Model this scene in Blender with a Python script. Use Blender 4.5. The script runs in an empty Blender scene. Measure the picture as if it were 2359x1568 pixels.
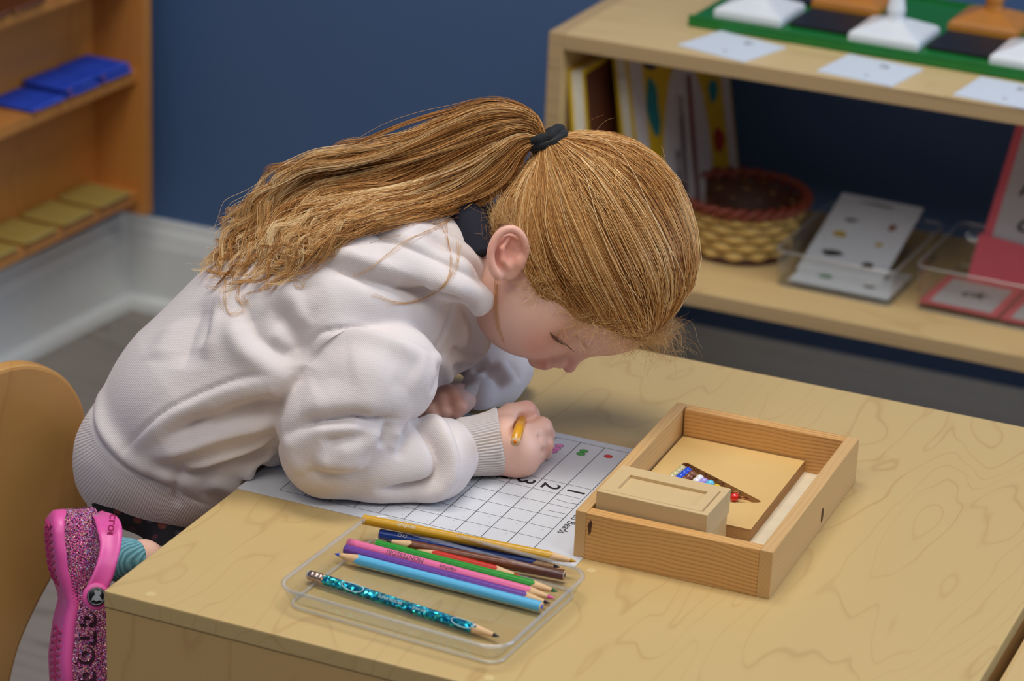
import bpy, bmesh, math, random
import numpy as np
from mathutils import Vector, Matrix, Quaternion
from mathutils.bvhtree import BVHTree
random.seed(7); rng = np.random.default_rng(7)
S = bpy.context.scene
COL = S.collection
T = 0.52                                  # table top height above the floor

# ------------------------------------------------------------------ camera
PITCH, ROLL, YAW, FPX = 0.386814, 0.0441158, -0.3996222, 6388.98
CAM = np.array([0.9328, -1.4909, T + 0.91078])
_cp, _sp, _c, _s = math.cos(PITCH), math.sin(PITCH), math.cos(YAW), math.sin(YAW)
FW = np.array([_s * _cp, _c * _cp, -_sp])
_rt = np.array([_c, -_s, 0.0]); _up = np.cross(_rt, FW)
RT = _rt * math.cos(ROLL) + _up * math.sin(ROLL)
UP = -_rt * math.sin(ROLL) + _up * math.cos(ROLL)
CX, CY = 1179.5, 784.0
cd = bpy.data.cameras.new('camera'); cam = bpy.data.objects.new('camera', cd); COL.objects.link(cam)
cd.sensor_width = 36.0; cd.lens = FPX / 2359 * 36.0; cd.clip_start = 0.05; cd.clip_end = 50
cam.matrix_world = Matrix(((RT[0], UP[0], -FW[0], CAM[0]), (RT[1], UP[1], -FW[1], CAM[1]), (RT[2], UP[2], -FW[2], CAM[2]), (0, 0, 0, 1)))
cd.dof.use_dof = True; cd.dof.focus_distance = 2.10; cd.dof.aperture_fstop = 6.6
S.camera = cam
# ------------------------------------------------------------------ light
S.view_settings.view_transform = 'Standard'; S.view_settings.look = 'None'
S.view_settings.gamma = 1.0; S.view_settings.use_curve_mapping = False
S.view_settings.exposure = -0.30
W = bpy.data.worlds.new('world'); S.world = W; W.use_nodes = True
W.node_tree.nodes['Background'].inputs[0].default_value = (0.66, 0.79, 1.0, 1)
W.node_tree.nodes['Background'].inputs[1].default_value = 0.19
def area(loc, sx, sy, power, col, target=None):
    l = bpy.data.lights.new('ceiling_or_window_light', 'AREA'); l.shape = 'RECTANGLE'; l.size = sx; l.size_y = sy
    l.energy = power; l.color = col
    o = bpy.data.objects.new('ceiling_or_window_light', l); o.location = loc; COL.objects.link(o)
    if target is not None:
        o.rotation_euler = (Vector(target) - Vector(loc)).to_track_quat('-Z', 'Y').to_euler()
    return o
WARM = (1.0, 0.955, 0.89)
area((0.15, 0.45, 2.60), 1.2, 0.6, 32, WARM)
area((0.35, -0.95, 2.60), 1.2, 0.6, 16, WARM)
area((-0.7, -1.7, 2.60), 1.2, 0.6, 13, WARM)
area((1.9, -0.4, 2.60), 1.2, 0.6, 17, WARM)
area((2.5, 1.15, 1.35), 1.2, 1.1, 34, (0.56, 0.74, 1.0), (0.25, 0.4, 0.6))   # daylight through the window on the right

# ------------------------------------------------------------------ helpers
def ray(px, py):
    return FW * FPX + RT * (px - CX) - UP * (py - CY)
def at(px, py, d):                       # d: distance along the view axis
    return CAM + ray(px, py) / FPX * d
def atz(px, py, z):                      # z measured from the table top
    r = ray(px, py); return CAM + r * ((z + T - CAM[2]) / r[2])
def aty(px, py, y):
    r = ray(px, py); return CAM + r * ((y - CAM[1]) / r[1])
def atx(px, py, x):
    r = ray(px, py); return CAM + r * ((x - CAM[0]) / r[0])
def K(px, py, d):                        # the same point in camera axes
    return np.array([(px - CX) * d / FPX, -(py - CY) * d / FPX, d])
M3 = np.array([RT, UP, FW])              # rows: camera axes
def k2w(P): return np.asarray(P) @ M3 + CAM
def w2k(P): return (np.asarray(P) - CAM) @ M3.T

def lin(c):
    c = c / 255.0
    return c / 12.92 if c <= 0.04045 else ((c + 0.055) / 1.055) ** 2.4
def rgb(r, g, b): return (lin(r), lin(g), lin(b), 1.0)

class NT:
    def __init__(s, name):
        s.m = bpy.data.materials.new(name); s.m.use_nodes = True
        s.t = s.m.node_tree; s.b = s.t.nodes['Principled BSDF']
    def n(s, t, **k):
        x = s.t.nodes.new(t)
        for a, v in k.items(): setattr(x, a, v)
        return x
    def l(s, a, b): s.t.links.new(a, b)
    def v(s, node, name, val): node.inputs[name].default_value = val
    def coord(s, kind='Object', scale=(1, 1, 1), rot=(0, 0, 0)):
        tc = s.n('ShaderNodeTexCoord'); mp = s.n('ShaderNodeMapping')
        s.l(tc.outputs[kind], mp.inputs['Vector']); mp.inputs['Scale'].default_value = scale; mp.inputs['Rotation'].default_value = rot
        return mp.outputs[0]
    def noise(s, vec, scale, detail=2, rough=.5, dist=0):
        x = s.n('ShaderNodeTexNoise'); s.l(vec, x.inputs['Vector']); s.v(x, 'Scale', scale); s.v(x, 'Detail', detail); s.v(x, 'Roughness', rough); s.v(x, 'Distortion', dist)
        return x.outputs['Fac']
    def math(s, op, a, b=None):
        x = s.n('ShaderNodeMath', operation=op)
        for i, q in enumerate((a, b)):
            if q is None: continue
            if isinstance(q, (int, float)): x.inputs[i].default_value = q
            else: s.l(q, x.inputs[i])
        return x.outputs[0]
    def mix(s, f, a, b):
        x = s.n('ShaderNodeMix', data_type='RGBA')
        if isinstance(f, (int, float)): x.inputs[0].default_value = f
        else: s.l(f, x.inputs[0])
        for i, q in ((6, a), (7, b)):
            if isinstance(q, tuple): x.inputs[i].default_value = q
            else: s.l(q, x.inputs[i])
        return x.outputs[2]
    def ramp(s, f, stops):
        x = s.n('ShaderNodeValToRGB'); s.l(f, x.inputs[0]); e = x.color_ramp.elements
        while len(e) < len(stops): e.new(0.5)
        for q, (p, c) in zip(e, stops): q.position = p; q.color = c if isinstance(c, tuple) else (c, c, c, 1)
        return x.outputs[0]
    def bump(s, h, strength, dist):
        x = s.n('ShaderNodeBump'); s.l(h, x.inputs['Height']); s.v(x, 'Strength', strength); s.v(x, 'Distance', dist)
        s.l(x.outputs[0], s.b.inputs['Normal']); return x
    def color(s, c):
        if isinstance(c, tuple): s.b.inputs['Base Color'].default_value = c
        else: s.l(c, s.b.inputs['Base Color'])

def plain(name, c, rough=.5, var=.06, scale=60, **k):
    m = NT(name); n = m.noise(m.coord(), scale, 3)
    c2 = tuple(x * (1 - var * 2.5) for x in c[:3]) + (1,)
    m.color(m.mix(n, c2, tuple(min(1, x * (1 + var)) for x in c[:3]) + (1,))); m.v(m.b, 'Roughness', rough)
    for a, v in k.items(): m.v(m.b, a.replace('_', ' '), v)
    return m.m
def wood(name, base, dark, sc=(1, 1, 1), ns=3.0, lines=9.0, amt=.5, rough=.4, fine=.25, coat=0.0, width=.10, tint=None, lin=None):
    m = NT(name); v = m.coord('Object', sc)
    n = m.noise(v, ns, 2.5, .45, .3)
    q = m.math('MULTIPLY', n, lines)
    if lin:
        sx = m.n('ShaderNodeSeparateXYZ'); m.l(m.coord(), sx.inputs[0])
        for ax, kf in zip('XYZ', lin):
            if kf: q = m.math('ADD', q, m.math('MULTIPLY', sx.outputs[ax], kf))
    fr = m.math('FRACT', q)
    ln = m.ramp(fr, [(0, 1.0), (width, 0.25), (width * 2.5, 0.0), (0.93, 0.0), (1, 1.0)])
    msk = m.noise(v, ns * 1.7, 1)
    ln = m.math('MULTIPLY', ln, m.math('MULTIPLY', msk, amt * 1.6))
    f2 = m.noise(m.coord('Object', tuple(x * 3 for x in sc)), 38, 4, .65)
    base2 = tuple(x * .80 for x in base[:3]) + (1,)
    c = m.mix(m.math('MULTIPLY', f2, fine * 2), base, base2)
    big = m.noise(v, 1.6, 1)
    c = m.mix(m.math('MULTIPLY', big, .35), c, tint or tuple(x * .86 for x in base[:3]) + (1,))
    c = m.mix(ln, c, dark); m.color(c)
    m.v(m.b, 'Roughness', rough); m.v(m.b, 'Coat Weight', coat); m.v(m.b, 'Coat Roughness', .25)
    m.bump(f2, .12, .0006)
    return m.m

MAPLE = wood('maple_tabletop', rgb(204, 176, 120), rgb(168, 128, 78), (5.0, 1.25, 3), 2.3, 13, .42, .36, .10, .15, .05, rgb(198, 164, 102))
MAPLE_V = wood('maple_panel', rgb(208, 170, 110), rgb(170, 122, 70), (5, 5, 1.3), 2.4, 7, .28, .42, .2)
BIRCH = wood('birch_shelf', rgb(226, 196, 140), rgb(190, 150, 96), (1.4, 5, 5), 2.0, 6, .35, .4, .15)
BIRCH_E = wood('birch_plywood_edge', rgb(198, 168, 122), rgb(128, 98, 66), (.6, .6, 60), 2.0, 3, .7, .6, .3)
BEECH = wood('cabinet_beech', rgb(206, 138, 66), rgb(150, 86, 34), (5, 5, 1.4), 2.0, 6, .35, .45, .2)
CHAIRW = wood('chair_maple', rgb(208, 158, 92), rgb(168, 112, 58), (6, 6, 1.0), 1.6, 7, .28, .3, .2, .3)
PINE_X = wood('pine_front', rgb(224, 172, 104), rgb(158, 96, 44), (6, 8, 9), 1.0, 9, .8, .5, .3, 0, .2, None, (0, 260, 300))
PINE_Y = wood('pine_side', rgb(216, 174, 116), rgb(176, 122, 70), (8, 4, 9), 1.0, 5, .4, .5, .35, 0, .16, None, (240, 0, 220))
PLY = wood('plywood_insert', rgb(228, 190, 122), rgb(206, 156, 88), (9, 9, 20), 1.2, 3, .3, .5, .2)
PLY_E = wood('plywood_insert_edge', rgb(184, 140, 86), rgb(120, 78, 40), (3, 3, 300), 1.2, 6, .8, .6, .3)
LIME = wood('limewood_box', rgb(216, 186, 136), rgb(186, 152, 98), (8, 30, 60), 1.0, 3, .35, .6, .3)
SHAVE = plain('white_board', rgb(232, 218, 188), .6)

def link(o, parent=None):
    COL.objects.link(o)
    if parent is not None: o.parent = parent
    return o
def thing(name, label, cat, loc=(0, 0, 0), rotz=0.0, group=None):
    o = bpy.data.objects.new(name, None); o.location = loc; o.rotation_euler = (0, 0, rotz); o.empty_display_size = .02
    COL.objects.link(o); return tag(o, label, cat, group)
def tag(o, label, cat, group=None):
    o['label'] = label; o['category'] = cat
    if group: o['group'] = group
    return o
def mesh_obj(name, verts, faces, m, parent=None, smooth=False, off=None):
    verts = np.asarray(verts, float)
    if off is not None: verts = verts - np.asarray(off)
    me = bpy.data.meshes.new(name); me.from_pydata(verts.tolist(), [], [list(map(int, f)) for f in faces]); me.update()
    if smooth: me.polygons.foreach_set('use_smooth', [True] * len(me.polygons))
    for x in (m if isinstance(m, (list, tuple)) else [m]): me.materials.append(x)
    return link(bpy.data.objects.new(name, me), parent)
def bm_obj(name, bm, m, parent=None, smooth=False):
    bmesh.ops.recalc_face_normals(bm, faces=bm.faces)
    me = bpy.data.meshes.new(name); bm.to_mesh(me); bm.free()
    if smooth: me.polygons.foreach_set('use_smooth', [True] * len(me.polygons))
    for x in (m if isinstance(m, (list, tuple)) else [m]): me.materials.append(x)
    return link(bpy.data.objects.new(name, me), parent)
def box(bm, lo, hi, bev=0.0):
    c = [(a + b) / 2 for a, b in zip(lo, hi)]; s = [b - a for a, b in zip(lo, hi)]
    r = bmesh.ops.create_cube(bm, size=1.0, matrix=Matrix.Translation(c) @ Matrix.Diagonal((*s, 1)))
    if bev > 0:
        e = {e for v in r['verts'] for e in v.link_edges}
        bmesh.ops.bevel(bm, geom=list(e), offset=bev, segments=2, profile=.6, affect='EDGES')
def boxo(name, lo, hi, m, parent=None, bev=0.001):
    bm = bmesh.new(); box(bm, lo, hi, bev); return bm_obj(name, bm, m, parent)
def prism(name, pts, z0, z1, m, parent=None, bev=0.0, smooth=False):
    bm = bmesh.new(); a = [bm.verts.new((x, y, z0)) for x, y in pts]
    f = bm.faces.new(a); r = bmesh.ops.extrude_face_region(bm, geom=[f])
    vs = [v for v in r['geom'] if isinstance(v, bmesh.types.BMVert)]
    bmesh.ops.translate(bm, verts=vs, vec=(0, 0, z1 - z0))
    if bev:
        bmesh.ops.bevel(bm, geom=[e for e in bm.edges if abs(e.verts[0].co.z - e.verts[1].co.z) < 1e-6], offset=bev, segments=2, profile=.6, affect='EDGES')
    return bm_obj(name, bm, m, parent, smooth)
def frames(P):
    P = np.asarray(P, float); t = np.gradient(P, axis=0); t /= np.linalg.norm(t, axis=1)[:, None] + 1e-12
    n = np.cross(t[0], [0, 0, 1.0])
    if np.linalg.norm(n) < .1: n = np.cross(t[0], [1.0, 0, 0])
    n /= np.linalg.norm(n); N = [n]
    for i in range(1, len(P)):
        n = N[-1] - t[i] * np.dot(N[-1], t[i]); N.append(n / (np.linalg.norm(n) + 1e-12))
    N = np.array(N); return t, N, np.cross(t, N)
def tube_vf(P, R, seg=10, closed=False, ang=0, cap=True):
    P = np.asarray(P, float); R = np.broadcast_to(np.asarray(R, float), (len(P),)); t, N, B = frames(P)
    th = np.arange(seg) * 2 * math.pi / seg + ang
    V = (P[:, None] + R[:, None, None] * (np.cos(th)[None, :, None] * N[:, None] + np.sin(th)[None, :, None] * B[:, None])).reshape(-1, 3)
    F = []
    n = len(P)
    for i in range(n if closed else n - 1):
        for j in range(seg):
            a, b = i * seg + j, i * seg + (j + 1) % seg; i2 = (i + 1) % n
            F.append((a, b, i2 * seg + (j + 1) % seg, i2 * seg + j))
    if cap and not closed: F += [tuple(range(seg))[::-1], tuple((n - 1) * seg + j for j in range(seg))]
    return V, F
def tube(name, P, R, m, parent=None, seg=10, closed=False, off=None, smooth=True, ang=0):
    V, F = tube_vf(P, R, seg, closed, ang); return mesh_obj(name, V, F, m, parent, smooth, off)
def lathe(name, prof, m, parent=None, seg=32, loc=(0, 0, 0)):
    V, F = [], []
    for r, z in prof:
        for j in range(seg):
            a = 2 * math.pi * j / seg; V.append((loc[0] + r * math.cos(a), loc[1] + r * math.sin(a), loc[2] + z))
    for i in range(len(prof) - 1):
        for j in range(seg):
            F.append((i * seg + j, i * seg + (j + 1) % seg, (i + 1) * seg + (j + 1) % seg, (i + 1) * seg + j))
    return mesh_obj(name, V, F, m, parent, True)
def rrect(w, h, r, n=6, cx=0, cy=0):
    out = []
    for sx, sy, a0 in ((1, 1, 0), (-1, 1, 90), (-1, -1, 180), (1, -1, 270)):
        for k in range(n + 1):
            a = math.radians(a0 + 90 * k / n); out.append((cx + sx * (w / 2 - r) + r * math.cos(a), cy + sy * (h / 2 - r) + r * math.sin(a)))
    return out
def text(name, body, size, m, parent, mat4, align='CENTER', thick=0.00005, bold=0.0, shear=0.0, xs=1.0):
    cu = bpy.data.curves.new(name, 'FONT'); cu.body = body; cu.size = size; cu.align_x = align; cu.align_y = 'CENTER'
    cu.extrude = thick; cu.offset = bold; cu.shear = shear; cu.resolution_u = 4
    o = bpy.data.objects.new('tmp', cu); COL.objects.link(o)
    bpy.context.view_layer.update()
    me = bpy.data.meshes.new_from_object(o.evaluated_get(bpy.context.evaluated_depsgraph_get()))
    bpy.data.objects.remove(o); me.transform(mat4 @ Matrix.Diagonal((xs, 1, 1, 1))); me.materials.clear(); me.materials.append(m)
    me.name = name
    return link(bpy.data.objects.new(name, me), parent)
def struct(o): o['kind'] = 'structure'; return o
def stuff(o): o['kind'] = 'stuff'; return o

# ------------------------------------------------------------------ the room
WALL = NT('blue_wall_paint'); _n = WALL.noise(WALL.coord(), 260, 3)
WALL.color(WALL.mix(_n, rgb(70, 100, 146), rgb(76, 106, 152))); WALL.v(WALL.b, 'Roughness', .62); WALL.bump(_n, .25, .0008); WALL = WALL.m
TRIM = plain('white_trim_paint', rgb(232, 236, 236), .35, .02)
FLOORM = wood('grey_vinyl_plank', rgb(150, 142, 134), rgb(104, 96, 90), (1.1, 9, 1), 2.2, 5, .6, .45, .35, 0, .14)
YB, CXL = 1.613, -0.966                    # back wall, and where the left wall meets it
ldir = np.array([-0.083, -1.0]); ldir /= np.linalg.norm(ldir)
lrot = math.atan2(-ldir[0], -ldir[1]) * -1
def wallrun(L): return (CXL + ldir[0] * L, YB + ldir[1] * L)
x5, y5 = wallrun(5.0)
struct(mesh_obj('floor', [(-3, -4, 0), (5, -4, 0), (5, YB, 0), (-3, YB, 0)], [(0, 1, 2, 3)], FLOORM))
struct(mesh_obj('wall_back', [(CXL, YB, 0), (5, YB, 0), (5, YB, 2.7), (CXL, YB, 2.7)], [(0, 1, 2, 3)], WALL))
struct(mesh_obj('wall_left', [(x5, y5, 0), (CXL, YB, 0), (CXL, YB, 2.7), (x5, y5, 2.7)], [(0, 1, 2, 3)], WALL))
struct(mesh_obj('ceiling', [(-3, -4, 2.7), (-3, YB, 2.7), (5, YB, 2.7), (5, -4, 2.7)], [(0, 1, 2, 3)], plain('ceiling_white', rgb(226, 226, 222), .9)))
BBP = [(0, .132), (.004, .132), (.006, .126), (.006, .120), (.0095, .115), (.012, .104), (.0125, .098), (.014, .096), (.014, .02), (.0145, .019), (.021, .0175), (.025, .012), (.026, 0)]
def baseboard(name, p0, p1, n):
    V = []
    for (x, y), mit in ((p0, 1), (p1, 0)):
        for d, z in BBP: V.append((x + n[0] * d, y + n[1] * d, z))
    k = len(BBP); F = [(i, i + 1, k + i + 1, k + i) for i in range(k - 1)]
    return struct(mesh_obj(name, V, F, TRIM))
baseboard('baseboard_back', (CXL, YB), (5, YB), (0, -1))
baseboard('baseboard_left', (CXL, YB), (x5, y5), (-ldir[1], ldir[0]))

# ------------------------------------------------------------------ bead cabinet (left, against the left wall)
CR = 0.054                                 # turns with the left wall
cab = thing('bead_cabinet', 'shallow orange-brown wooden bead cabinet hung along the left wall', 'cabinet', (-0.925, 1.548, 0), -CR)
# local: +x towards the room, -y along the wall
DX = 0.041
boxo('side_panel', (-DX, -.018, .166), (.045, .0, 1.2), BEECH, cab, .0015)
boxo('side_panel', (-DX, -1.10, .166), (.045, -1.082, 1.2), BEECH, cab, .0015)
boxo('back_panel', (-DX - .001, -1.09, .19), (-DX + .006, -.01, 1.2), BEECH, cab, 0)
for z in (.200, .368, .506, .66):
    bm = bmesh.new(); box(bm, (-DX + .004, -1.082, z - .016), (.034, -.018, z), .0015); bm_obj('shelf', bm, BEECH, cab)
def beadmat(name, c):
    m = NT(name); br = m.n('ShaderNodeTexVoronoi'); m.l(m.coord(), br.inputs['Vector']); m.v(br, 'Scale', 120); m.v(br, 'Randomness', 0.0)
    d = br.outputs['Distance']; m.color(m.mix(m.math('MULTIPLY', d, 1.3), c, tuple(x * .55 for x in c[:3]) + (1,))); m.v(m.b, 'Roughness', .35)
    m.bump(m.math('SUBTRACT', 1.0, d), .7, .004); return m.m
BLUEB, GOLDB, BROWNB = beadmat('blue_beads', rgb(46, 92, 236)), beadmat('gold_beads', rgb(196, 170, 90)), beadmat('brown_beads', rgb(116, 66, 40))
COPPER = plain('copper_wire', rgb(150, 92, 56), .3, Metallic=.9)
def bead_square(px, py, shelf_z, size, m, label, group, n=9):
    p = cab_local(px, py, shelf_z + .006)
    t = thing('bead_square', label, 'bead square', p, -CR, group)
    s = size / n
    # rows of beads: each row a lobed bar
    V, F = [], []
    for i in range(n):
        y = -size / 2 + (i + .5) * s
        P = [(-size / 2 + k * s / 3, y, 0) for k in range(3 * n + 1)]
        R = [s * .36 if k % 3 == 0 else s * .52 for k in range(3 * n + 1)]
        v, f = tube_vf(P, R, 8); f = [tuple(q + len(V) for q in g) for g in f]; V += v.tolist(); F += f
    o = mesh_obj('beads', V, F, m, t, True); o['kind'] = 'stuff'
    for y in (-size * .32, size * .32):
        tube('wire', [(size / 2 - .001, y, 0), (size / 2 + .005, y, .001), (size / 2 + .005, y + .004, .001), (size / 2, y + .004, 0)], .0007, COPPER, t, 6)
    return t
def cab_local(px, py, z):                    # where a view ray meets height z
    return tuple(atz(px, py, z - T))
gb, gg = 'blue bead squares on the middle shelf', 'gold bead squares on the bottom shelf'
def squares(zs, anchor, step, n, m, labels, size, grp, ns):
    a = np.array(anchor)
    for i in range(n):
        p = a + np.array([math.sin(-CR) * -1, -math.cos(CR)]) * 0
        loc = (anchor[0] - math.sin(CR) * step * i, anchor[1] - math.cos(CR) * step * i, zs + .0045)
        t = thing('bead_square', labels[i], 'bead square', loc, -CR, grp)
        s = size / ns; V, F = [], []
        for k2 in range(ns):
            y = -size / 2 + (k2 + .5) * s
            P = [(-size / 2 + k * s / 2, y, 0) for k in range(2 * ns + 1)]
            R = [s * .38 if k % 2 == 0 else s * .54 for k in range(2 * ns + 1)]
            v, f = tube_vf(P, R, 8); f = [tuple(q + len(V) for q in g) for g in f]; V += v.tolist(); F += f
        o = mesh_obj('beads', V, F, m, t, True); o['kind'] = 'stuff'
        tube('wire_loop', [(size / 2 - .001, -size / 2 + .006, 0), (size / 2 + .006, -size / 2 + .005, .001), (size / 2 + .006, -size / 2 + .001, .001), (size / 2, -size / 2, 0)], .0011, COPPER, t, 6)
# ------------------------------------------------------------------ cabinet contents
squares(.368, (-.925, 1.478), .074, 3, BLUEB, ['blue bead square nearest the end panel on the middle shelf', 'blue bead square lying second from the end panel', 'blue bead square third from the end panel, cut by the picture edge'], .069, gb, 9)
squares(.368 + .0085, (-.925, 1.474), .074, 2, BLUEB, ['blue bead square on top of the one nearest the end panel', 'blue bead square stacked on the second from the end panel'], .067, gb, 9)
squares(.200, (-.925, 1.470), .082, 4, GOLDB, ['gold bead square nearest the end panel on the bottom shelf', 'gold bead square second from the end panel on the bottom shelf', 'gold bead square third from the end panel on the bottom shelf', 'gold bead square fourth from the end panel, cut by the picture edge'], .069, gg, 10)
squares(.506, (-.93, 1.29), .074, 2, BROWNB, ['brown bead square on the top visible shelf of the bead cabinet', 'second brown bead square on the top visible shelf, cut by the picture edge'], .068, 'brown bead squares on the upper shelf', 8)

# ------------------------------------------------------------------ low shelf unit (right)
UR = -0.012
unit = thing('shelf_unit', 'low pale birch plywood shelf unit standing along the blue wall', 'shelf', (-.197, 1.25, 0), UR)
ZT, ZB = T + .073, T - .197               # tops of the two boards
UL = 1.25
def board(name, lo, hi):
    o = boxo(name, lo, hi, [BIRCH, BIRCH_E], unit, .0012)
    for p in o.data.polygons:
        n = p.normal
        thin = 2 if hi[2] - lo[2] < .05 else 0
        if abs(n[thin]) < .7: p.material_index = 1
    return o
board('top_board', (.018, .0, ZT - .018), (UL, .33, ZT))
board('bottom_board', (.018, .0, ZB - .018), (UL, .33, ZB))
board('side_panel', (.0, .0, .03), (.018, .33, ZT))
board('side_panel', (UL, .0, .03), (UL + .018, .33, ZT))
for lx in (.02, UL - .04):
    boxo('foot', (lx, .05, 0), (lx + .03, .08, .32), BIRCH, unit); boxo('foot', (lx, .26, 0), (lx + .03, .29, .32), BIRCH, unit)

# things on the shelf top
GREEN = plain('green_tray_paint', rgb(22, 118, 44), .35)
WHITEP = plain('white_gloss_paint', rgb(232, 236, 240), .3, .01)
ORANGEW = plain('honey_stained_wood', rgb(196, 126, 52), .35, .08, 30)
BLACKP = plain('black_slate', rgb(26, 27, 34), .5)
CARD = plain('white_card', rgb(222, 230, 240), .55, .01)
INK = plain('black_print', rgb(24, 24, 28), .6, .0)
GREYINK = plain('grey_print', rgb(96, 98, 104), .6, .0)
gt = thing('display_tray', 'long green painted tray board on the shelf top', 'tray', (-.072, 1.352, ZT), -.032)
boxo('base', (0, 0, .0), (.95, .235, .010), GREEN, gt, .002)
boxo('front_lip', (0, 0, .010), (.95, .006, .013), GREEN, gt, .001)
boxo('back_lip', (0, .229, .010), (.95, .235, .013), GREEN, gt, .001)
def stand(x, y, m, label, grp, turned=True, rot=-.032):
    t = thing('display_stand', label, 'stand', (x, y, ZT + .0105), rot, grp)
    bm = bmesh.new(); w = .040
    rings = [(w, 0), (w, .009), (w - .002, .011), (.011, .022)]
    vs = [[bm.verts.new((sx * q, sy * q, z)) for sx, sy in ((-1, -1), (1, -1), (1, 1), (-1, 1))] for q, z in rings]
    for a, b in zip(vs, vs[1:]):
        for j in range(4): bm.faces.new((a[j], a[(j + 1) % 4], b[(j + 1) % 4], b[j]))
    bm.faces.new(vs[0][::-1]); bm.faces.new(vs[-1]); bmesh.ops.bevel(bm, geom=bm.edges[:], offset=.0012, segments=2, affect='EDGES')
    bm_obj('base', bm, m, t)
    lathe('stem', [(0, .02), (.011, .02), (.012, .024), (.0085, .028), (.011, .031), (.010, .036), (.0075, .05), (.0085, .075), (.0105, .088), (.0085, .092), (.012, .097), (.012, .104), (.0, .106)], m, t, 24)
    return t
gw, go = 'white display stands on the green tray', 'honey wood display stands on the green tray'
stand(-.006, 1.405, WHITEP, 'white pyramid-based stand nearest the shelf end on the green tray', gw)
stand(.154, 1.395, WHITEP, 'middle white pyramid-based stand on the green tray', gw)
stand(.314, 1.389, WHITEP, 'white pyramid-based stand farthest from the shelf end, cut by the picture edge', gw)
stand(.076, 1.505, ORANGEW, 'honey-coloured wooden stand behind the first two white stands', go)
stand(.238, 1.497, ORANGEW, 'honey-coloured wooden stand behind the last two white stands', go)
for x, y, l in ((.076, 1.415, 'flat black slate square between first and second white stands'), (.236, 1.408, 'flat black slate square between second and third white stands'), (-.004, 1.508, 'flat black slate square behind the first white stand')):
    t = thing('slate_square', l, 'tile', (x, y, ZT + .0105), -.032, 'black slate squares on the green tray')
    boxo('slab', (-.037, -.037, 0), (.037, .037, .004), BLACKP, t)
for k, (a, b, l) in enumerate((((1560, 105), (1715, 145), 'small white name card in front of the first white stand'), ((1880, 165), (2040, 198), 'small white name card in front of the middle white stand'), ((2195, 220), (2359, 262), 'small white name card in front of the last white stand'))):
    p = atz(a[0], a[1], .0735); q = atz(b[0], b[1], .0735)
    ang = math.atan2(q[1] - p[1], q[0] - p[0]) if k < 2 else -.1
    t = thing('name_card', l, 'card', (p[0], p[1], ZT + .0004), ang, 'white name cards on the shelf top')
    boxo('card', (0, 0, 0), (.088, .082, .0012), CARD, t, 0)
    text('handwriting', ('fr', 'la', 'fi')[k], .018, GREYINK, t, Matrix.Translation((.052, .062, .0014)) @ Matrix.Rotation(.1, 4, 'Z'))
    text('small_print', 'o', .009, GREYINK, t, Matrix.Translation((.05, .02, .0014)))

# books leaning in the left corner of the shelf
YEL = plain('yellow_cover', rgb(214, 178, 26), .45)
BRN = plain('brown_print', rgb(92, 44, 24), .5); TEAL = plain('teal_print', rgb(40, 130, 140), .5)
PAGES = plain('book_pages', rgb(232, 226, 206), .8); REDP = plain('red_print', rgb(170, 44, 30), .5); LILAC = plain('pale_print', rgb(206, 200, 204), .5)
NAVYP = plain('navy_print', rgb(46, 52, 84), .5)
def book(x, y, w, h, th, lean, yaw, cover, label, prints):
    t = thing('picture_book', label, 'book', (x, y, ZB + .002), yaw, 'picture books leaning in the shelf corner')
    R = Matrix.Rotation(lean, 4, 'X')
    def bx(nm, lo, hi, m, bev=.0008):
        o = boxo(nm, lo, hi, m, t, bev); o.data.transform(R); return o
    bx('cover', (0, 0, 0), (w, .002, h), cover); bx('back_cover', (0, th, 0), (w, th + .0045, h), cover); bx('spine', (w, 0, 0), (w + .002, th + .002, h), cover)
    bx('pages', (.0015, .002, .003), (w - .0005, th, h - .003), PAGES, 0)
    for nm, pts, m in prints:
        o = prism(nm, pts, 0, .0006, m, t); o.data.transform(R @ Matrix.Translation((0, -.0002, 0)) @ Matrix.Rotation(math.pi / 2, 4, 'X'))
def blob(cx, cy, rx, ry, n=22, wob=.12, sd=1):
    r = random.Random(sd); ph = [r.random() * 6 for _ in range(3)]
    return [(cx + rx * math.cos(a) * (1 + wob * math.sin(3 * a + ph[0]) + wob * .5 * math.sin(5 * a + ph[1])), cy + ry * math.sin(a) * (1 + wob * math.sin(2 * a + ph[2]))) for a in [2 * math.pi * k / n for k in range(n)]]
book(-.130, 1.262, .17, .228, .016, -.13, 1.50, YEL, 'yellow picture book with brown and white cover art by the side panel',
     [('brown_panel', [(.004, .11), (.07, .125), (.08, .225), (.004, .222)], BRN), ('white_panel', [(.004, .02), (.10, .02), (.085, .105), (.004, .105)], LILAC), ('print_spot', blob(.105, .05, .016, .02, sd=3), NAVYP), ('print_spot', blob(.075, .06, .014, .014, sd=4), TEAL), ('print_spot', blob(.13, .09, .02, .02, sd=12), REDP)])
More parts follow.
